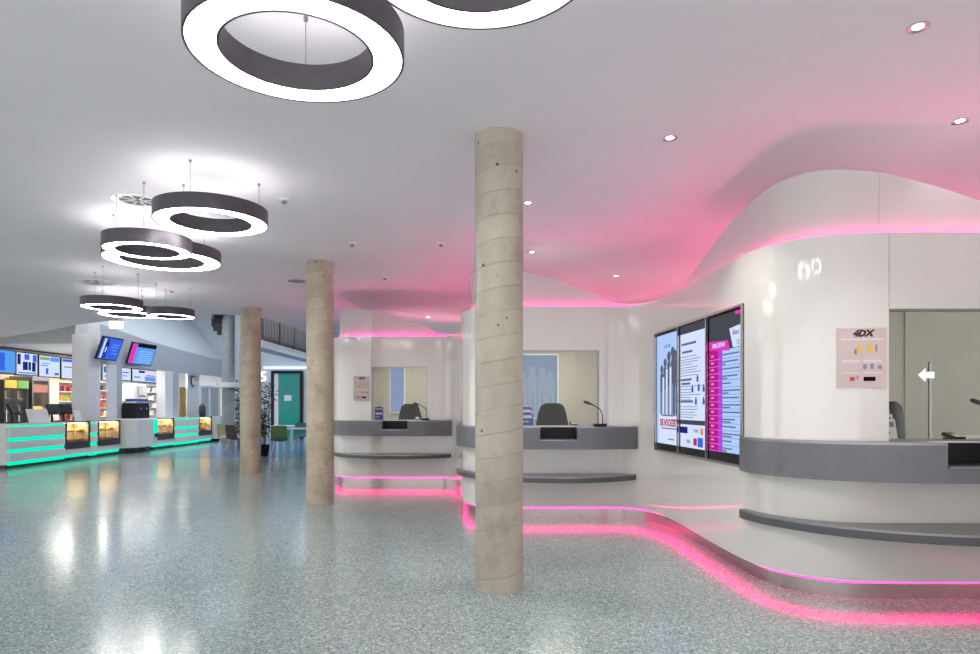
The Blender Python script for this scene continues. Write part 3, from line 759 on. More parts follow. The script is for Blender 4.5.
ring(-3.72, 7.62, 3.05, 0.615, 'wide upper ring lamp of the overlapping pair', a0=1.9)
ring(-5.78, 10.25, 2.90, 0.425, 'outer lower ring lamp of the farthest trio, beside the far ceiling vent', a0=0.7)
ring(-6.55, 12.15, 3.05, 0.50, 'hindmost middle ring lamp of the farthest trio', a0=1.5)
ring(-5.55, 11.65, 2.95, 0.385, 'small ring lamp of the farthest trio nearest the concrete columns', a0=0.2)

# ------------------------------------------------------------ ceiling fittings
def ceil_at(x, y):
    Y = (CH-EYE)*FPX/(HOR-y); return ((x-490)/FPX*Y, Y)
def downlight(x, y, label, r=0.045):
    X, Y = ceil_at(x, y)
    t = thing('downlight', label, 'ceiling light', (X, Y, CH), 0, 'recessed ceiling downlights')
    MB().lathe([(r+0.012, -0.006), (r+0.012, 0), (r-0.015, 0), (r-0.015, -0.001)], n=24, close=True).build('trim_ring', MT['steel'], t, smooth=40)
    MB().lathe([(r-0.016, -0.002), (r-0.016, 0.0)], n=20).build('lens', MT['lamp'], t)
    l = bpy.data.lights.new('spot', 'SPOT'); l.energy = 75; l.spot_size = 1.7; l.spot_blend = 0.6; l.shadow_soft_size = 0.05; l.color = (1, 0.97, 0.93)
    q = bpy.data.objects.new('spot', l); COL.objects.link(q); q.parent = t; q.location = (0, 0, -0.02)
for x, y, l in ((918, 27, 'recessed downlight in the ceiling corner nearest the camera'), (960, 121, 'recessed downlight above the nearest booth window'),
                (670, 138, 'recessed downlight between the big column and the nearest booth'), (616, 276, 'recessed downlight above the middle booth window'),
                (532, 252, 'upper recessed downlight just beside the big column'), (528, 203, 'highest recessed downlight half hidden by the big column'),
                (428, 317, 'recessed downlight above the farthest booth')):
    downlight(x, y, l)
def vent(x, y, R, label):
    X, Y = ceil_at(x, y)
    t = thing('ceiling_vent', label, 'vent', (X, Y, CH), 0, 'round ceiling vents')
    MB().lathe([(R, -0.012), (R, 0), (R*0.72, 0), (R*0.72, -0.012)], n=28, close=True).build('rim', MT['white'], t, smooth=40)
    MB().lathe([(R*0.70, -0.003), (R*0.70, 0)], n=28).build('dark_throat', MT['dark'], t)
    m = MB()
    for k in range(8):
        a = 2*PI*k/8; m.x = Matrix.Rotation(a, 4, 'Z'); m.box(R*0.15, R*0.7, -0.008, 0.008, -0.012, -0.003)
    m.build('swirl_blades', MT['white'], t)
vent(138, 200, 0.24, 'round swirl vent in the ceiling behind the single ring lamp')
vent(97, 282, 0.30, 'round swirl vent in the ceiling near the farthest ring lamps')
X, Y = ceil_at(297, 281)
t = thing('ceiling_speaker', 'oval grey speaker in the ceiling beside the sandy concrete column', 'speaker', (X, Y, CH))
MB().lathe([(0.13, -0.008), (0.13, 0)], n=24).build('grille', MT['dsteel'], t)
MB().lathe([(0.15, -0.005), (0.15, 0), (0.13, 0), (0.13, -0.005)], n=24, close=True).build('rim', MT['gray_wall'], t)
for i, (x, y, l) in enumerate(((284, 199, 'ceiling detector beside the single ring lamp'), (352, 243, 'ceiling detector above the farthest booth side of the hall'),
                  (441, 243, 'ceiling detector next to the big concrete column'), (172, 290, 'ceiling detector above the farthest ring lamps'), (385, 277, 'ceiling detector between the two sandy columns and the booths'))):
    X, Y = ceil_at(x, y)
    t = thing('smoke_detector', l, 'detector', (X, Y, CH), 0, 'small detectors on the ceiling')
    MB().lathe([(0.05, 0), (0.05, -0.012), (0.035, -0.02), (1e-6, -0.02)][::-1], n=18).build('base', MT['white'], t, smooth=30)
    MB().lathe([(0.022, -0.02), (0.026, -0.045), (1e-6, -0.05)][::-1], n=14).build('sensor_head', MT['dsteel'], t, smooth=30)
t = thing('exit_sign', 'plain white lit exit box hanging from the ceiling near the wall televisions', 'sign', (-8.62, 15.45, 3.19))
MB().box(-0.15, 0.15, -0.03, 0.03, 0, 0.17).build('light_box', MT['sign'], t)
MB().box(-0.155, 0.155, -0.035, 0.035, 0.17, 0.19).build('top_rail', MT['dsteel'], t)
MB().cyl((0, 0, 0.19), (0, 0, CH-3.19), 0.01, 8).build('hanger', MT['dsteel'], t)

# ------------------------------------------------------------ shell of the snack bar side and the gallery void
XW = -11.2
# fascia between the ceiling edge and the snack bar soffit
tops = [p for p in arc if -17.2 < p[0] < -10.55]
vs = []; n = len(tops)
for i, p in enumerate(tops):
    u = i/(n-1); x1 = -17.5+(-12.68+17.5)*u; y1 = 22.0-1.6*min(1, u*1.9)
    vs.append((p[0], p[1], CH+0.02)); vs.append((x1, max(y1, 20.4), 3.30)); 
MB().add(vs, [(2*i, 2*i+1, 2*i+3, 2*i+2) for i in range(n-1)]).build('wall_fascia', MT['gray_wall'], kind='structure', smooth=50)
MB().prism([(-18, 20.4), (-12.0, 20.4), (-12.0, 28.5), (-18, 28.5)], 3.30, 3.36).build('ceiling_bar', MT['white_wall'], kind='structure')
MB().box(-15.7, -15.5, 17.0, 28.5, 0, 3.30).build('wall_left', MT['beige_wall'], kind='structure')
MB().box(-15.5, -15.46, 20.4, 28.4, 3.24, 3.285).build('trim_4', MT['dark'], kind='structure')
MB().box(-11.65, XW, 18.67, 19.25, 0, 4.6).build('wall_pier', MT['white_wall'], kind='structure')
# bulkhead
ys = [19.25, 20.2, 22, 24.5, 27.3, 28.5]; zt = [3.76, 3.69, 3.54, 3.42, 3.33, 3.30]
vs = []
for y, z in zip(ys, zt): vs += [(XW, y, 2.62), (XW, y, z), (XW-0.15, y, z), (XW-0.15, y, 2.62)]
fs = []
for i in range(len(ys)-1):
    for j in range(4): a, b = 4*i+j, 4*i+(j+1) % 4; fs.append((a, b, b+4, a+4))
fs += [(3, 2, 1, 0), tuple(4*(len(ys)-1)+j for j in range(4))]
MB().add(vs, fs).build('wall_bulkhead', MT['gray_wall'], kind='structure')
# pale leaning surface above the bulkhead
vs = []
for y, z in zip([18.7]+ys[1:], zt): vs += [(XW-0.12, y, z-0.05), (XW-0.45, y, z+0.5), (XW-1.4, y, z+1.6), (XW-2.6, y, 6.5)]
fs = [(4*i+j, 4*i+j+1, 4*i+j+5, 4*i+j+4) for i in range(len(ys)-1) for j in range(3)]
MB().add(vs, fs).build('wall_left_upper', MT['pale_wall'], kind='structure', smooth=60)
# fins between the openings
MB().box(-11.24, XW, 19.62, 20.10, 0, 2.62).build('wall_fin_near', MT['white_wall'], kind='structure')
MB().box(-11.4, XW, 20.10, 20.40, 0, 2.62).build('wall_fin_grey', MT['gray_wall'], kind='structure')
MB().box(-11.5, XW, 23.1, 23.66, 0, 2.62).build('wall_fin_middle', MT['white_wall'], kind='structure')
MB().box(-11.4, XW, 23.66, 24.1, 0, 2.62).build('wall_fin_middle_grey', MT['gray_wall'], kind='structure')
MB().box(-15.5, -14.0, 25.3, 25.4, 0, 3.3).build('wall_bar_partition', MT['white_wall'], kind='structure')
MB().box(-14.1, -14.0, 25.4, 28.5, 0, 3.3).build('wall_bar_back', MT['pale_wall'], kind='structure')
MB().box(-18, -2.2, 28.5, 28.7, 0, 6.5).build('wall_back', MT['pale_wall'], kind='structure')
MB().box(-2.3, -2.2, 16.5, 28.5, 0, CH).build('wall_cafe', MT['pale_wall'], kind='structure')

# gallery slab and its railing
t = thing('balcony_railing', 'dark balcony railing with thin upright bars above the cafe', 'railing', (-6.77, 19.9, 3.35))
MB().tube([(0, 0, 1.0), (0, 8.3, 1.0)], 0.025).build('handrail', MT['dark'], t)
MB().box(-0.02, 0.02, 0, 8.3, 0.08, 0.12).build('bottom_rail', MT['dark'], t)
for k in range(56): MB().cyl((0, 0.05+k*0.148, 0.1), (0, 0.05+k*0.148, 1.0), 0.012, 6).build('baluster', MT['dsteel'], t)
for k in range(6): MB().box(-0.025, 0.025, k*1.6, k*1.6+0.05, 0, 1.0).build('post', MT['dark'], t)
MB().box(-7.3, -6.74, 19.85, 28.5, 3.13, 3.35).build('floor_gallery', MT['pale_wall'], kind='structure')
MB().box(-7.4, -7.3, 19.85, 28.5, 3.35, 6.5).build('wall_gallery', MT['dark'], kind='structure')
o = MB().box(-9.6, -4.6, 28.42, 28.5, 3.0, 3.06).build('light_strip', glow('violet_led', (0.45, 0.5, 1.0, 1), 3.0))
tag(o, 'violet blue cove light along the far wall above the teal door', 'light strip')
# spiral stair round the pale column
t = thing('spiral_stair', 'dark spiral stair winding round the pale column under the upper ceiling', 'stair', (-8.2, 21, 3.42))
for k in range(9):
    a0 = PI*0.62+k*0.36; m = MB()
    P = [(0.2*math.cos(a0), 0.2*math.sin(a0))]+[(0.50*math.cos(a0+0.38*i/4), 0.50*math.sin(a0+0.38*i/4)) for i in range(5)]+[(0.2*math.cos(a0+0.38), 0.2*math.sin(a0+0.38))]
    m.prism(P, 0.12+0.11*k, 0.30+0.11*k); m.build('tread', MT['dark'], t)
# ------------------------------------------------------------ televisions on the bulkhead
def tv(px, py, X, w, h, rz, tilt, label, kind):
    p = atX(px, py, X)
    t = thing('television', label, 'television', p, rz, 'televisions on the grey bulkhead', tilt)
    MB().box(-w/2, w/2, 0, 0.06, -h/2, h/2).build('casing', MT['black'], t, bevel=0.008)
    MB().box(-w/2+0.03, w/2-0.03, -0.004, 0, -h/2+0.03, h/2-0.03).build('display', SC['blue'] if kind == 0 else SC['sky'], t)
    if kind == 0:
        m = MB(); figure(m, -0.22, -h/2+0.05, h*0.85, 0.17); m.v = [(a, b-0.004, c) for a, b, c in m.v]; m.build('figure', SC['navy'], t)
        m = MB().box(-0.40, -0.32, -0.008, -0.004, -h/2+0.05, h/2-0.06).box(-0.25, -0.2, -0.011, -0.008, -0.1, 0.05); m.build('pale_shapes', SC['white'], t)
        m = MB(); bars(m, [(0.12, 0.55, 0.9), (0.04, 0.5, 0.85), (-0.05, 0.55, 0.8), (-0.14, 0.6, 0.9)], -w/2, w/2, 0.03, -0.008); m.build('lettering', SC['sky'], t)
    else:
        MB().box(-w/2+0.03, -w/2+0.24, -0.008, -0.004, -h/2+0.03, h/2-0.03).build('time_column', SC['pink'], t)
        MB().box(-w/2+0.26, w/2-0.03, -0.008, -0.004, h/2-0.13, h/2-0.03).build('dark_header', SC['black'], t)
        m = MB(); bars(m, [(-0.26+0.07*i, 0.35, 0.9) for i in range(6)], -w/2, w/2, 0.018, -0.008); m.build('text_rows', SC['pale'], t)
    m = MB(); m.box(-0.08, 0.08, 0.06, 0.29, -0.1, 0.05); m.build('bracket', MT['dark'], t)
tv(110.5, 349, XW+0.30, 1.0, 0.68, PI/2-0.02, math.radians(20), 'wall television with a blue film still, next to the white pier', 0)
tv(142.5, 354.5, XW+0.30, 1.2, 0.70, PI/2-0.12, math.radians(18), 'wall television with a pink and blue programme list', 1)

# ------------------------------------------------------------ snack bar counters
XF = -10.7
GREEN_Z = (0.935, 0.62, 0.36, 0.085)
def bar_counter(y0, y1, label, xf=XF, z1=1.0, plain=False):
    t = thing('bar_counter', label, 'counter', (xf-0.25, (y0+y1)/2, 0), 0, 'white snack bar counters')
    MB().box(xf-0.45, xf-0.05, y0, y1, 0.08, z1-0.04).build('body', MT['white'], t, world=True)
    MB().box(xf-0.40, xf-0.10, y0+0.02, y1-0.02, 0.0, 0.08).build('plinth', MT['dark'], t, world=True)
    MB().box(xf-0.5, xf+0.01, y0, y1, z1-0.04, z1).build('worktop', MT['white'], t, world=True)
    zs = list(GREEN_Z); h = 0.065
    for i in range(3):
        MB().box(xf-0.05, xf, y0+0.02, y1-0.02, zs[i+1]+h, zs[i]-0.02).build('front_panel', MT['white'], t, world=True)
    for z in zs:
        MB().box(xf-0.05, xf-0.025, y0+0.02, y1-0.02, z-0.018, z+h-0.002).build('light_strip', MT['green'], t, world=True)
    return t
bar_counter(14.9, 16.9, 'white bar counter with turquoise light lines, nearest the camera')
bar_counter(22.75, 23.7, 'white bar counter with turquoise lines beside the third display case')
bar_counter(23.72, 24.65, 'white bar counter with turquoise lines next to the farthest display case')
bar_counter(17.95, 18.3, 'narrow white counter piece between the two nearest display cases')
def food_case(y0, y1, label, xf=XF):
    t = thing('display_case', label, 'display case', (xf-0.25, (y0+y1)/2, 0), 0, 'lit food display cases of the snack bar')
    MB().box(xf-0.45, xf-0.02, y0, y1, 0.16, 0.30).build('lower_panel', MT['white'], t, world=True)
    MB().box(xf-0.40, xf-0.10, y0+0.02, y1-0.02, 0, 0.08).build('plinth', MT['dark'], t, world=True)
    MB().box(xf-0.42, xf-0.05, y0, y1, 0.085, 0.155).build('light_strip', MT['green'], t, world=True)
    m = MB()
    for y in (y0, y1-0.035):
        m.box(xf-0.035, xf, y, y+0.035, 0.47, 0.965).box(xf-0.45, xf-0.415, y, y+0.035, 0.47, 0.965)
    m.box(xf-0.45, xf, y0, y1, 0.965, 1.0).box(xf-0.45, xf-0.43, y0+0.035, y1-0.035, 0.47, 0.965).box(xf-0.45, xf, y0, y1, 0.30, 0.47)
    m.build('frame', MT['dark'], t, world=True)
    MB().box(xf-0.30, xf-0.10, y0+0.06, y1-0.06, 0.95, 0.963).build('case_lamp', MT['warm'], t, world=True)
    MB().box(xf-0.428, xf-0.42, y0+0.04, y1-0.04, 0.48, 0.96).build('back_lining', MT['beige_wall'], t, world=True)
    MB().box(xf-0.41, xf-0.04, y1-0.03, y1-0.025, 0.48, 0.96).build('end_lining', MT['beige_wall'], t, world=True)
    MB().box(xf-0.40, xf-0.06, y0+0.04, y1-0.04, 0.70, 0.71).build('shelf', MT['glass'], t, world=True)
    MB().box(xf-0.012, xf-0.004, y0+0.035, y1-0.035, 0.47, 0.965).build('glass_front', MT['glass'], t, world=True)
    n = int((y1-y0)/0.2)
    for z in (0.47, 0.71):
        for k in range(n):
            o = MB().ball((0, 0, 0.045), 0.075, 10, 0.6).build('pastry', MT['crust'], smooth=60)
            o.location = (xf-0.2+0.05*(k % 2), y0+0.14+k*0.2, z); tag(o, 'golden pastry '+('on upper shelf' if z > 0.6 else 'on floor')+' of the '+label, 'pastry', 'pastries in the '+label)
food_case(16.92, 17.93, 'glass food case beside the nearest bar counter')
food_case(18.32, 19.4, 'glass food case just past the white pier')
food_case(21.45, 22.72, 'glass food case behind the white rounded counter block')
food_case(24.68, 25.8, 'farthest glass food case near the pale cabinet')
# rounded white block
t = thing('counter_block', 'white counter block with angled corner and turquoise flank', 'counter', (-10.6, 20.4, 0))
P = [(-11.15, 19.45), (-10.62, 19.6), (-10.42, 19.8), (-10.38, 20.2), (-10.42, 20.75), (-10.62, 21.4), (-11.15, 21.42)]
MB().prism(P, 0.16, 1.02).build('body', MT['white'], t, bevel=0.03, world=True)
MB().prism([(-11.1, 19.6), (-10.75, 19.75), (-10.6, 20.0), (-10.6, 20.6), (-10.75, 21.2), (-11.1, 21.3)], 0.0, 0.16).build('plinth', MT['dark'], t, world=True)
MB().prism([(-10.415, 20.77), (-10.40, 20.78), (-10.60, 21.38), (-10.615, 21.37)], 0.55, 0.98).build('light_panel', MT['green'], t, world=True)
MB().prism([(-10.50, 20.99), (-10.46, 21.0), (-10.52, 21.2), (-10.56, 21.19)], 0.42, 0.54).build('socket', MT['black'], t, world=True)
t = thing('drawer_cabinet', 'pale drawer cabinet at the far end of the snack bar', 'cabinet', (-10.9, 26.9, 0))
MB().box(-0.3, 0.28, -0.7, 0.75, 0.12, 1.0).build('body', MT['white'], t)
MB().box(-0.25, 0.22, -0.65, 0.7, 0, 0.12).build('plinth', MT['black'], t)
for k in range(6):
    d = MB().box(0.28, 0.295, -0.66, 0.71, 0.15+k*0.14, 0.275+k*0.14).build('drawer', MT['white'], t)
    MB().box(0.295, 0.305, -0.3, 0.3, 0.235+k*0.14, 0.25+k*0.14).build('handle', MT['dsteel'], d)
t = thing('glazed_partition', 'white framed partition with a grey pane above the drawer cabinet', 'partition', (-11.32, 27.0, 0))
m = MB()
for y in (-0.85, 0.0, 0.95): m.box(-0.04, 0.04, y-0.06, y+0.06, 0, 2.2)
m.box(-0.04, 0.04, -0.79, 0.89, 2.12, 2.2); m.build('frame', MT['white'], t)
for y in (-0.79, 0.06): MB().box(-0.01, 0.01, y, y+0.73 if y < 0 else y+0.83, 0.0, 2.12).build('pane', MT['gray_wall'], t)

# ------------------------------------------------------------ behind the snack bar
XB = -15.5
def menu(px0, px1, py0, py1, label, blocks, X=XB, base='pale'):
    a, b = atX(px0, py0, X), atX(px1, py0, X); c = (a[1]+b[1])/2; w = abs(b[1]-a[1])
    z1 = atX((px0+px1)/2, py0, X)[2]; z0 = atX((px0+px1)/2, py1, X)[2]; h = z1-z0
    t = thing('menu_screen', label, 'screen', (X, c, z0), PI/2, 'menu screens over the snack bar', )
    MB().box(-w/2, w/2, -0.06, 0, 0, h).build('casing', MT['black'], t)
    MB().box(-w/2+0.03, w/2-0.03, -0.064, -0.06, 0.03, h-0.03).build('display', SC[base], t)
    for i, (nm, col, u0, u1, v0, v1) in enumerate(blocks):
        MB().box(-w/2+0.04+(w-0.08)*u0, -w/2+0.04+(w-0.08)*u1, -0.068, -0.064, 0.04+(h-0.08)*v0, 0.04+(h-0.08)*v1).build(nm, SC[col], t)
menu(-9, 14, 349.3, 373.5, 'blue menu screen cut by the edge of the view', [('picture', 'blue', 0, 0.5, 0.1, 0.9), ('picture', 'sky', 0.55, 0.95, 0.2, 0.8)], base='sky')
menu(14.2, 36, 352.5, 375.5, 'menu screen with dark blue pictures of tubs', [('picture', 'navy', 0.02, 0.17, 0.45, 0.95), ('picture', 'blue', 0.36, 0.6, 0.7, 0.97), ('picture', 'blue', 0.78, 0.97, 0.62, 0.97),
     ('picture', 'navy', 0.28, 0.52, 0.2, 0.6), ('picture', 'navy', 0.56, 0.68, 0.2, 0.6), ('picture', 'navy', 0.74, 0.92, 0.15, 0.6), ('price_row', 'sky', 0.05, 0.95, 0.02, 0.1)], base='white')
menu(37, 58.5, 355.5, 377.5, 'menu screen with green and blue headings', [('heading', 'green', 0.02, 0.48, 0.8, 0.95), ('heading', 'sky', 0.52, 0.98, 0.76, 0.98), ('picture', 'blue', 0.3, 0.42, 0.1, 0.4), ('picture', 'ink', 0.75, 0.95, 0.08, 0.2), ('text_rows', 'sky', 0.05, 0.4, 0.5, 0.56), ('text_rows', 'sky', 0.1, 0.5, 0.62, 0.67)], base='white')
menu(59.5, 81, 358.5, 379.5, 'menu screen with blue heading half hidden by the white pier', [('heading', 'blue', 0.02, 0.9, 0.85, 0.98), ('text_rows', 'ink', 0.1, 0.5, 0.55, 0.6), ('picture', 'lilac', 0.55, 0.95, 0.1, 0.5)], base='white')
XB2 = -14.0
menu(100.5, 109, 364, 381, 'small menu screen between the white pier and the white fin', [('picture', 'blue', 0.1, 0.5, 0.5, 0.9), ('picture', 'navy', 0.6, 0.9, 0.1, 0.6), ('text_rows', 'sky', 0.1, 0.5, 0.2, 0.3)], X=-13.3, base='white')
menu(119.5, 129.5, 367.5, 381, 'small white menu screen beside the wide menu screen', [('text_rows', 'ink', 0.1, 0.8, 0.6, 0.7), ('text_rows', 'sky', 0.1, 0.6, 0.3, 0.4)], X=XB2, base='white')
menu(130.5, 155, 369.5, 382.5, 'wide menu screen with pink and turquoise panels', [('heading', 'navy', 0.25, 0.5, 0.75, 0.95), ('picture', 'pink', 0.55, 0.95, 0.5, 0.6), ('picture', 'sky', 0.5, 0.97, 0.05, 0.45), ('text_rows', 'blue', 0.05, 0.3, 0.3, 0.4)], X=XB2, base='white')

def fridge(y, label, accent):
    t = thing('drinks_fridge', label, 'fridge', (-15.0, y, 0), 0, 'glass fronted drinks fridges')
    m = MB(); m.box(-0.35, -0.32, -0.26, 0.26, 0.0, 2.2).box(-0.32, 0.32, -0.26, -0.23, 0.0, 2.2).box(-0.32, 0.32, 0.23, 0.26, 0.0, 2.2).box(-0.32, 0.32, -0.23, 0.23, 2.13, 2.2).box(-0.32, 0.32, -0.23, 0.23, 0.0, 0.25)
    m.build('cabinet', MT['dark'], t)
    MB().box(0.32, 0.345, -0.25, 0.25, 1.95, 2.19).build('header', MT[accent], t)
    MB().box(-0.30, -0.28, -0.21, 0.21, 0.3, 1.93).build('light_panel', SC['white'], t)
    d = MB().box(0.325, 0.233, -0.22, 0.22, 0.27, 1.93).build('door', MT['glass'], t)
    MB().tube([(0.35, -0.19, 0.9), (0.35, -0.19, 1.3)], 0.012).build('handle', MT['chrome'], d)
    for z in (0.75, 1.2, 1.62): MB().box(-0.27, 0.25, -0.22, 0.22, z, z+0.015).build('shelf', MT['chrome'], t)
    for z in (1.215, 1.635):
        for k in range(5):
            o = MB().lathe([(0.035, 0), (0.035, 0.17), (0.015, 0.22), (0.015, 0.25)], n=10).build('bottle', MT[('greenp', 'blue', 'red', 'orange', 'yellow')[(k+int(z*7)) % 5]], smooth=40)
            o.location = (-14.9, y-0.16+k*0.08, z); tag(o, 'small drink bottle '+('on the top shelf' if z > 1.6 else 'on the middle shelf')+' of the '+label, 'bottle', 'bottles in the '+label)
fridge(20.50, 'dark drinks fridge nearest the view edge', 'yellow')
fridge(21.04, 'dark drinks fridge beside the popcorn warmer', 'greenp')
t = thing('popcorn_machine', 'tall dark popcorn warmer with red lit top', 'popcorn machine', (-14.95, 21.87, 0))
MB().box(-0.45, 0.3, -0.42, 0.42, 0.0, 1.15).build('cabinet', MT['dark'], t)
m = MB()
for y in (-0.42, 0.37): m.box(-0.45, 0.3, y, y+0.05, 1.15, 2.35)
m.box(-0.45, 0.3, -0.37, 0.37, 2.22, 2.35).box(-0.45, -0.40, -0.37, 0.37, 1.15, 2.22); m.build('frame', MT['dsteel'], t)
MB().box(-0.38, 0.28, -0.35, 0.35, 1.85, 2.1).build('heat_lamp', scr('heat_lamp_red', 240, 150, 130, 1.0), t)
MB().box(-0.3, 0.2, -0.3, 0.3, 1.15, 1.4).build('popcorn_heap', MT['yellow'], t, bevel=0.08)
MB().box(0.285, 0.295, -0.37, 0.37, 1.15, 2.22).build('glass_front', MT['glass'], t)
# shelf with packets
def shelf_unit(x, y, z0, w, d, nz, dz, rz, label, group, cols, n, alias, kind='packet', what='snack packet'):
    t = thing('shelf_unit', label, 'shelf', (x, y, 0), rz, None)
    m = MB(); m.box(-w/2, -w/2+0.03, 0, d, 0, z0+nz*dz).box(w/2-0.03, w/2, 0, d, 0, z0+nz*dz).box(-w/2+0.03, w/2-0.03, d-0.02, d, 0, z0+nz*dz).box(-w/2+0.03, w/2-0.03, 0, d-0.02, z0+nz*dz-0.02, z0+nz*dz)
    m.build('carcass', MT['white'], t)
    for k in range(nz): MB().box(-w/2+0.03, w/2-0.03, 0, d-0.02, z0+k*dz-0.02, z0+k*dz).build('shelf_board', MT['white'], t)
    R = Matrix.Rotation(rz, 4, 'Z'); rn = ('lowest', 'second', 'third', 'top') if nz == 4 else ('lowest', 'middle', 'top') if nz == 3 else ('lower', 'upper')
    for k in range(nz):
        for i in range(n):
            u = -w/2+0.06+(w-0.12)*(i+0.5)/n; h = dz*(0.5+0.28*((i*7+k*3) % 5)/5); ww = (w-0.14)/n*0.42
            p = R @ Vector((u, d*0.35, z0+k*dz+0.001))
            m = MB()
            if kind == 'packet': m.box(-ww, ww, -0.05, 0.05, 0, h*0.12).box(-ww*0.92, ww*0.92, -0.06, 0.06, h*0.12, h*0.85).box(-ww, ww, -0.008, 0.008, h*0.85, h)
            else: m.lathe([(ww*0.7, 0), (ww, h*0.9), (ww*0.93, h*0.9), (ww*0.6, 0.01)], n=12, close=True)
            o = m.build(kind, MT[cols[(i*3+k*2) % len(cols)]]); o.location = Vector((x, y, 0))+p; o.rotation_euler.z = rz
            tag(o, what+' on the '+rn[k]+' board of the '+alias, kind, group+', '+rn[k]+' board')
shelf_unit(-15.14, 24.15, 0.9, 1.3, 0.35, 4, 0.34, PI/2, 'white shelf of bright snack packets beyond the popcorn warmer', 'snack packets', ('red', 'orange', 'yellow', 'ink', 'greenp', 'blue'), 7, 'wide snack shelf beyond the popcorn warmer', what='bright snack packet')
shelf_unit(-15.14, 22.75, 0.9, 0.6, 0.35, 4, 0.34, PI/2, 'narrow shelf of amber bottles next to the popcorn warmer', 'amber bottles', ('orange', 'wood', 'red'), 4, 'narrow shelf by the popcorn warmer', 'bottle', 'amber bottle')
shelf_unit(-13.3, 22.8, 1.05, 1.3, 0.3, 4, 0.295, PI/2, 'bar shelf of jars between white pier and fin', 'jars', ('ink', 'red', 'white', 'gray_ink', 'orange'), 5, 'bar shelf between white pier and fin', 'jar', 'small jar')
shelf_unit(-13.6, 26.95, 1.05, 1.1, 0.3, 4, 0.3, PI/2, 'white cup shelf beside the tan panel', 'cups', ('white', 'paper', 'white', 'gray_ink'), 6, 'cup shelf by the tan panel', 'cup', 'pale cup')
# tills on the counter
def till(x, y, z, rz, label):
    t = thing('till_terminal', label, 'till', (x, y, z), rz, 'till terminals on the snack bar')
    MB().box(-0.12, 0.12, -0.12, 0.12, 0, 0.03).build('base', MT['black'], t)
    MB().tube([(0, 0.03, 0.03), (0, 0.05, 0.2), (0, 0.0, 0.26)], 0.03).build('stand', MT['black'], t)
    m = MB(); m.x = Matrix.Translation((0, 0, 0.32))@Matrix.Rotation(math.radians(-25), 4, 'X')
    m.box(-0.19, 0.19, -0.02, 0.03, -0.14, 0.14); m.build('monitor', MT['black'], t, bevel=0.01)
    m = MB(); m.x = Matrix.Translation((0, 0, 0.32))@Matrix.Rotation(math.radians(-25), 4, 'X')
    m.box(-0.17, 0.17, 0.03, 0.034, -0.12, 0.12).build('screen', SC['dgray'], t)
    MB().box(-0.07, 0.07, -0.11, -0.09, 0.2, 0.28).build('customer_display', MT['dark'], t)
till(-11.05, 15.55, 1.0, PI/2+0.2, 'black till terminal behind the leaning white board')
till(-11.08, 17.0, 1.0, PI/2-0.1, 'black till terminal in front of the white pier')
till(-11.08, 17.45, 1.0, PI/2-0.5, 'second black till terminal close beside the white pier')
def board(x, y, z, w, h, rz, label):
    t = thing('counter_board', label, 'board', (x, y, z), rz, 'white boards standing on the snack bar')
    m = MB(); m.x = Matrix.Rotation(math.radians(-16), 4, 'X'); m.box(-w/2, w/2, 0, 0.012, 0, h); m.build('panel', MT['white'], t)
    m = MB(); m.x = Matrix.Translation((0, 0.16, 0))@Matrix.Rotation(math.radians(14), 4, 'X'); m.box(-0.03, 0.03, 0, 0.01, 0, h*0.72); m.build('prop', MT['dsteel'], t)
board(-10.84, 16.15, 1.0, 0.75, 0.34, PI/2, 'wide white board leaning on the nearest bar counter')
board(-10.80, 17.62, 1.0, 0.36, 0.30, PI/2+0.1, 'small white board on the food case beside the white pier')
# coffee machine etc. on the rounded block and beyond
t = thing('coffee_machine', 'big black coffee machine with steel top on the white counter block', 'coffee machine', (-10.95, 20.75, 1.02), PI/2)
MB().box(-0.42, 0.42, -0.2, 0.22, 0.0, 0.47).build('body', MT['black'], t, bevel=0.02)
MB().box(-0.40, 0.40, -0.19, 0.2, 0.47, 0.52).build('cup_rail', MT['chrome'], t)
MB().box(-0.3, 0.4, -0.15, 0.18, 0.52, 0.60).build('top_tray', MT['blue'], t)
for x in (-0.18, 0.14): MB().cyl((x, -0.24, 0.3), (x, -0.2, 0.3), 0.03).build('brew_head', MT['chrome'], t)
t = thing('ice_machine', 'white rounded dispenser behind the black coffee machine', 'dispenser', (-12.2, 23.0, 0), PI/2)
MB().box(-0.4, 0.4, -0.3, 0.3, 0, 1.15).build('stand', MT['pale_wall'], t)
MB().box(-0.35, 0.35, -0.28, 0.28, 1.15, 2.15).build('hood', MT['white'], t, bevel=0.1)
MB().box(-0.2, 0.2, -0.29, -0.28, 1.7, 1.78).build('label_strip', MT['gray_ink'], t)
t = thing('wall_picture', 'small dark picture on the pale wall behind the bar', 'picture', (XB2, 26.9, 1.85), PI/2)
MB().box(-0.22, 0.22, -0.03, 0, -0.16, 0.16).build('frame', MT['dark'], t)
MB().box(-0.18, 0.18, -0.034, -0.03, -0.12, 0.12).build('print', MT['gray_ink'], t)
d = MB().box(-13.95, -13.9, 27.35, 28.25, 0, 2.15).build('door_2', MT['dark'], kind='structure')
MB().cyl((-13.88, 27.5, 1.0), (-13.88, 27.5, 1.15), 0.012, 8).build('handle', MT['chrome'], d)
t = thing('wall_clock', 'round white wall clock near the tan panel', 'clock', (-11.35, 25.6, 2.35), PI/2)
m = MB(); m.x = Matrix.Rotation(PI/2, 4, 'X'); m.lathe([(0.2, 0), (0.2, 0.04)], n=28).build('case', MT['dark'], t)
m = MB(); m.x = Matrix.Rotation(PI/2, 4, 'X'); m.lathe([(0.17, 0.04), (0.17, 0.045)], n=28).build('face', MT['white'], t)
MB().box(-0.008, 0.008, -0.05, -0.046, 0, 0.13).box(0, 0.09, -0.05, -0.046, -0.007, 0.007).build('hands', MT['ink'], t)
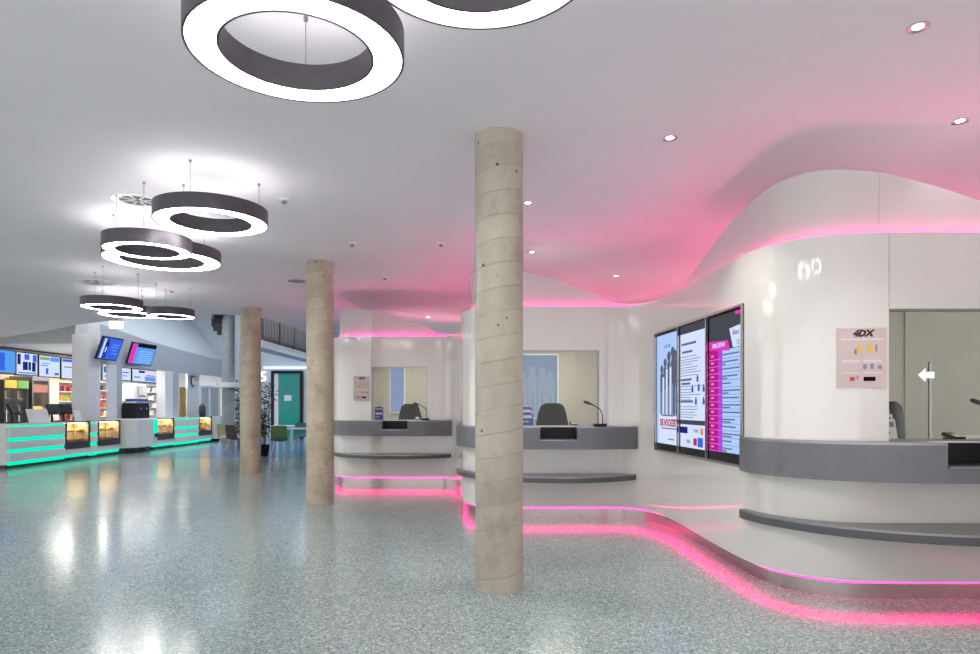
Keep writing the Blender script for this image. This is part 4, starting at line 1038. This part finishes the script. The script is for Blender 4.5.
MB().box(-11.45, -11.37, 25.2, 26.2, 0, 2.62).build('wall_clock_pier', MT['white_wall'], kind='structure')
o = MB().box(-11.48, -11.42, 24.62, 25.15, 0, 2.1).build('wood_panel', MT['wood']); tag(o, 'tan wooden panel behind the far food case', 'panel')
t = thing('drink_dispenser', 'dark blue dispenser standing at the far end of the bar', 'dispenser', (-10.95, 25.5, 1.0))
MB().lathe([(0.10, 0), (0.12, 0.1), (0.12, 0.36), (0.08, 0.42)], n=16).build('body', scr('dispenser_navy', 30, 36, 60, 0.25) and MT['dark'], t, smooth=40)
MB().lathe([(0.06, 0.42), (0.06, 0.47)], n=12).build('lid', MT['red'], t)

# ------------------------------------------------------------ cafe
d = MB().box(-9.28, -9.16, 28.38, 28.5, 0, 2.9).box(-8.06, -7.94, 28.38, 28.5, 0, 2.9).box(-9.16, -8.06, 28.38, 28.5, 2.78, 2.9).build('door_1', MT['black'], kind='structure')
MB().box(-8.98, -8.06, 28.42, 28.46, 0, 2.78).build('leaf', MT['teal'], d)
MB().box(-9.16, -8.98, 28.42, 28.46, 0, 2.78).build('side_panel', MT['white'], d)
MB().box(-8.72, -8.42, 28.412, 28.42, 1.62, 1.86).build('notice', MT['white'], d)
MB().cyl((-8.92, 28.40, 0.95), (-8.92, 28.40, 1.2), 0.015, 8).build('handle', MT['chrome'], d)
m = MB(); m.text('5', 0.62, (0, 0, 0), 0.03); o = m.build('number_sign', MT['sign']); o.location = (-9.62, 28.44, 2.62)
tag(o, 'white lit number 5 on the far wall beside the teal door', 'sign')
def cafe_chair(label, m, x, y, rz):
    t = thing('cafe_chair', label, 'chair', (x, y, 0), rz, 'shell chairs of the cafe')
    b = MB(); vs = []; fs = []; n = 6
    prof = [(-0.22, 0.445, 0.21), (-0.1, 0.43, 0.225), (0.1, 0.43, 0.225), (0.18, 0.46, 0.22), (0.215, 0.55, 0.22), (0.24, 0.72, 0.225), (0.26, 0.86, 0.20)]
    for s_ in (0, 1):
        for (yy, zz, w) in prof:
            for i in range(n+1):
                u = -1+2*i/n; vs.append((u*w, yy+(0.014 if zz > 0.5 else 0)*s_-0.03*u*u*(1 if zz > 0.5 else 0), zz-(0.014 if zz < 0.5 else 0)*s_+0.02*u*u*(1 if zz < 0.5 else 0)))
    R = n+1; H = len(prof)*R
    for j in range(len(prof)-1):
        for i in range(n):
            a = j*R+i; fs += [(a, a+1, a+R+1, a+R), (H+a+R, H+a+R+1, H+a+1, H+a)]
        for i in (0, n): a = j*R+i; fs.append((a, a+R, H+a+R, H+a))
    for j in (0, len(prof)-1):
        for i in range(n): a = j*R+i; fs.append((a, a+1, H+a+1, H+a))
    b.add(vs, fs).build('shell', m, t, smooth=50)
    for sx in (-1, 1):
        for (y0, y1) in ((-0.16, -0.24), (0.12, 0.24)):
            MB().tube([(sx*0.15, y0, 0.43), (sx*0.21, y1, 0.0)], 0.011).build('leg', MT['chrome'], t)
    return t
def cafe_table(label, x, y, w, d):
    t = thing('cafe_table', label, 'table', (x, y, 0), 0, 'white tables of the cafe')
    MB().box(-w/2, w/2, -d/2, d/2, 0.715, 0.745).build('tabletop', MT['white'], t, bevel=0.005)
    for sx in (-1, 1):
        for sy in (-1, 1): MB().cyl((sx*(w/2-0.06), sy*(d/2-0.06), 0), (sx*(w/2-0.06), sy*(d/2-0.06), 0.715), 0.018, 10).build('leg', MT['chrome'], t)
X = lambda px, Y: (px-490)/FPX*Y
cafe_chair('green shell chair turned away, in front of the white cafe table', MT['chair_green'], X(280.5, 18.7), 18.7, PI+0.12)
cafe_chair('teal shell chair on the far side of the white cafe tables', MT['chair_teal'], X(301, 21.4), 21.4, 0.1)
cafe_chair('dark brown shell chair beside the pale column', MT['chair_brown'], X(237, 19.4), 19.4, PI-0.5)
cafe_chair('tan shell chair behind the dark brown chair', MT['chair_tan'], X(228, 20.0), 20.0, 1.2)
cafe_table('white cafe table behind the green chair', X(299, 19.9), 19.9, 0.8, 0.8)
cafe_table('white cafe table farther back near the teal door', X(284, 22.6), 22.6, 0.9, 0.8)

# leafy plant
def plant(x, y, h, label, w):
    t = thing('potted_plant', label, 'plant', (x, y, 0), 0)
    MB().lathe([(0.17, 0), (0.21, 0.32), (0.19, 0.32), (0.17, 0.28), (1e-6, 0.28)], n=20).build('pot', MT['black'], t, smooth=40)
    r = random.Random(5); st = MB(); lf = MB()
    for k in range(11):
        a = r.uniform(0, 2*PI); R = r.uniform(0.1, w); hh = h*r.uniform(0.7, 1.0)
        top = (R*math.cos(a), R*math.sin(a), hh)
        P = [(0.08*math.cos(a), 0.08*math.sin(a), 0.28), (0.4*top[0], 0.4*top[1], hh*0.5), top]
        st.tube(P, [0.012, 0.008, 0.004], 5)
        for q in range(38):
            u = r.uniform(0.2, 1.0); c = Vector(P[1]).lerp(Vector(P[2]), (u-0.5)*2) if u > 0.5 else Vector(P[0]).lerp(Vector(P[1]), u*2)
            b = r.uniform(0, 2*PI); L = r.uniform(0.10, 0.19); dz = r.uniform(-0.5, 0.3)
            d = Vector((math.cos(b), math.sin(b), dz)).normalized(); s_ = d.cross(Vector((0, 0, 1))).normalized()*L*0.17
            c = c+d*0.03; mid = c+d*L*0.5+Vector((0, 0, 0.015)); e = c+d*L-Vector((0, 0, 0.03))
            lf.add([tuple(c), tuple(mid+s_), tuple(e), tuple(mid-s_)], [(0, 1, 2), (0, 2, 3)])
    st.build('stems', MT['stem'], t); lf.build('foliage', MT['leaf'], t)
plant(X(262, 18.75), 18.75, 2.35, 'tall leafy plant in a dark pot behind a sandy concrete column', 0.42)
plant(X(243, 21.7), 21.7, 2.3, 'leafy plant behind the dark brown chair beside the pale column', 0.26)
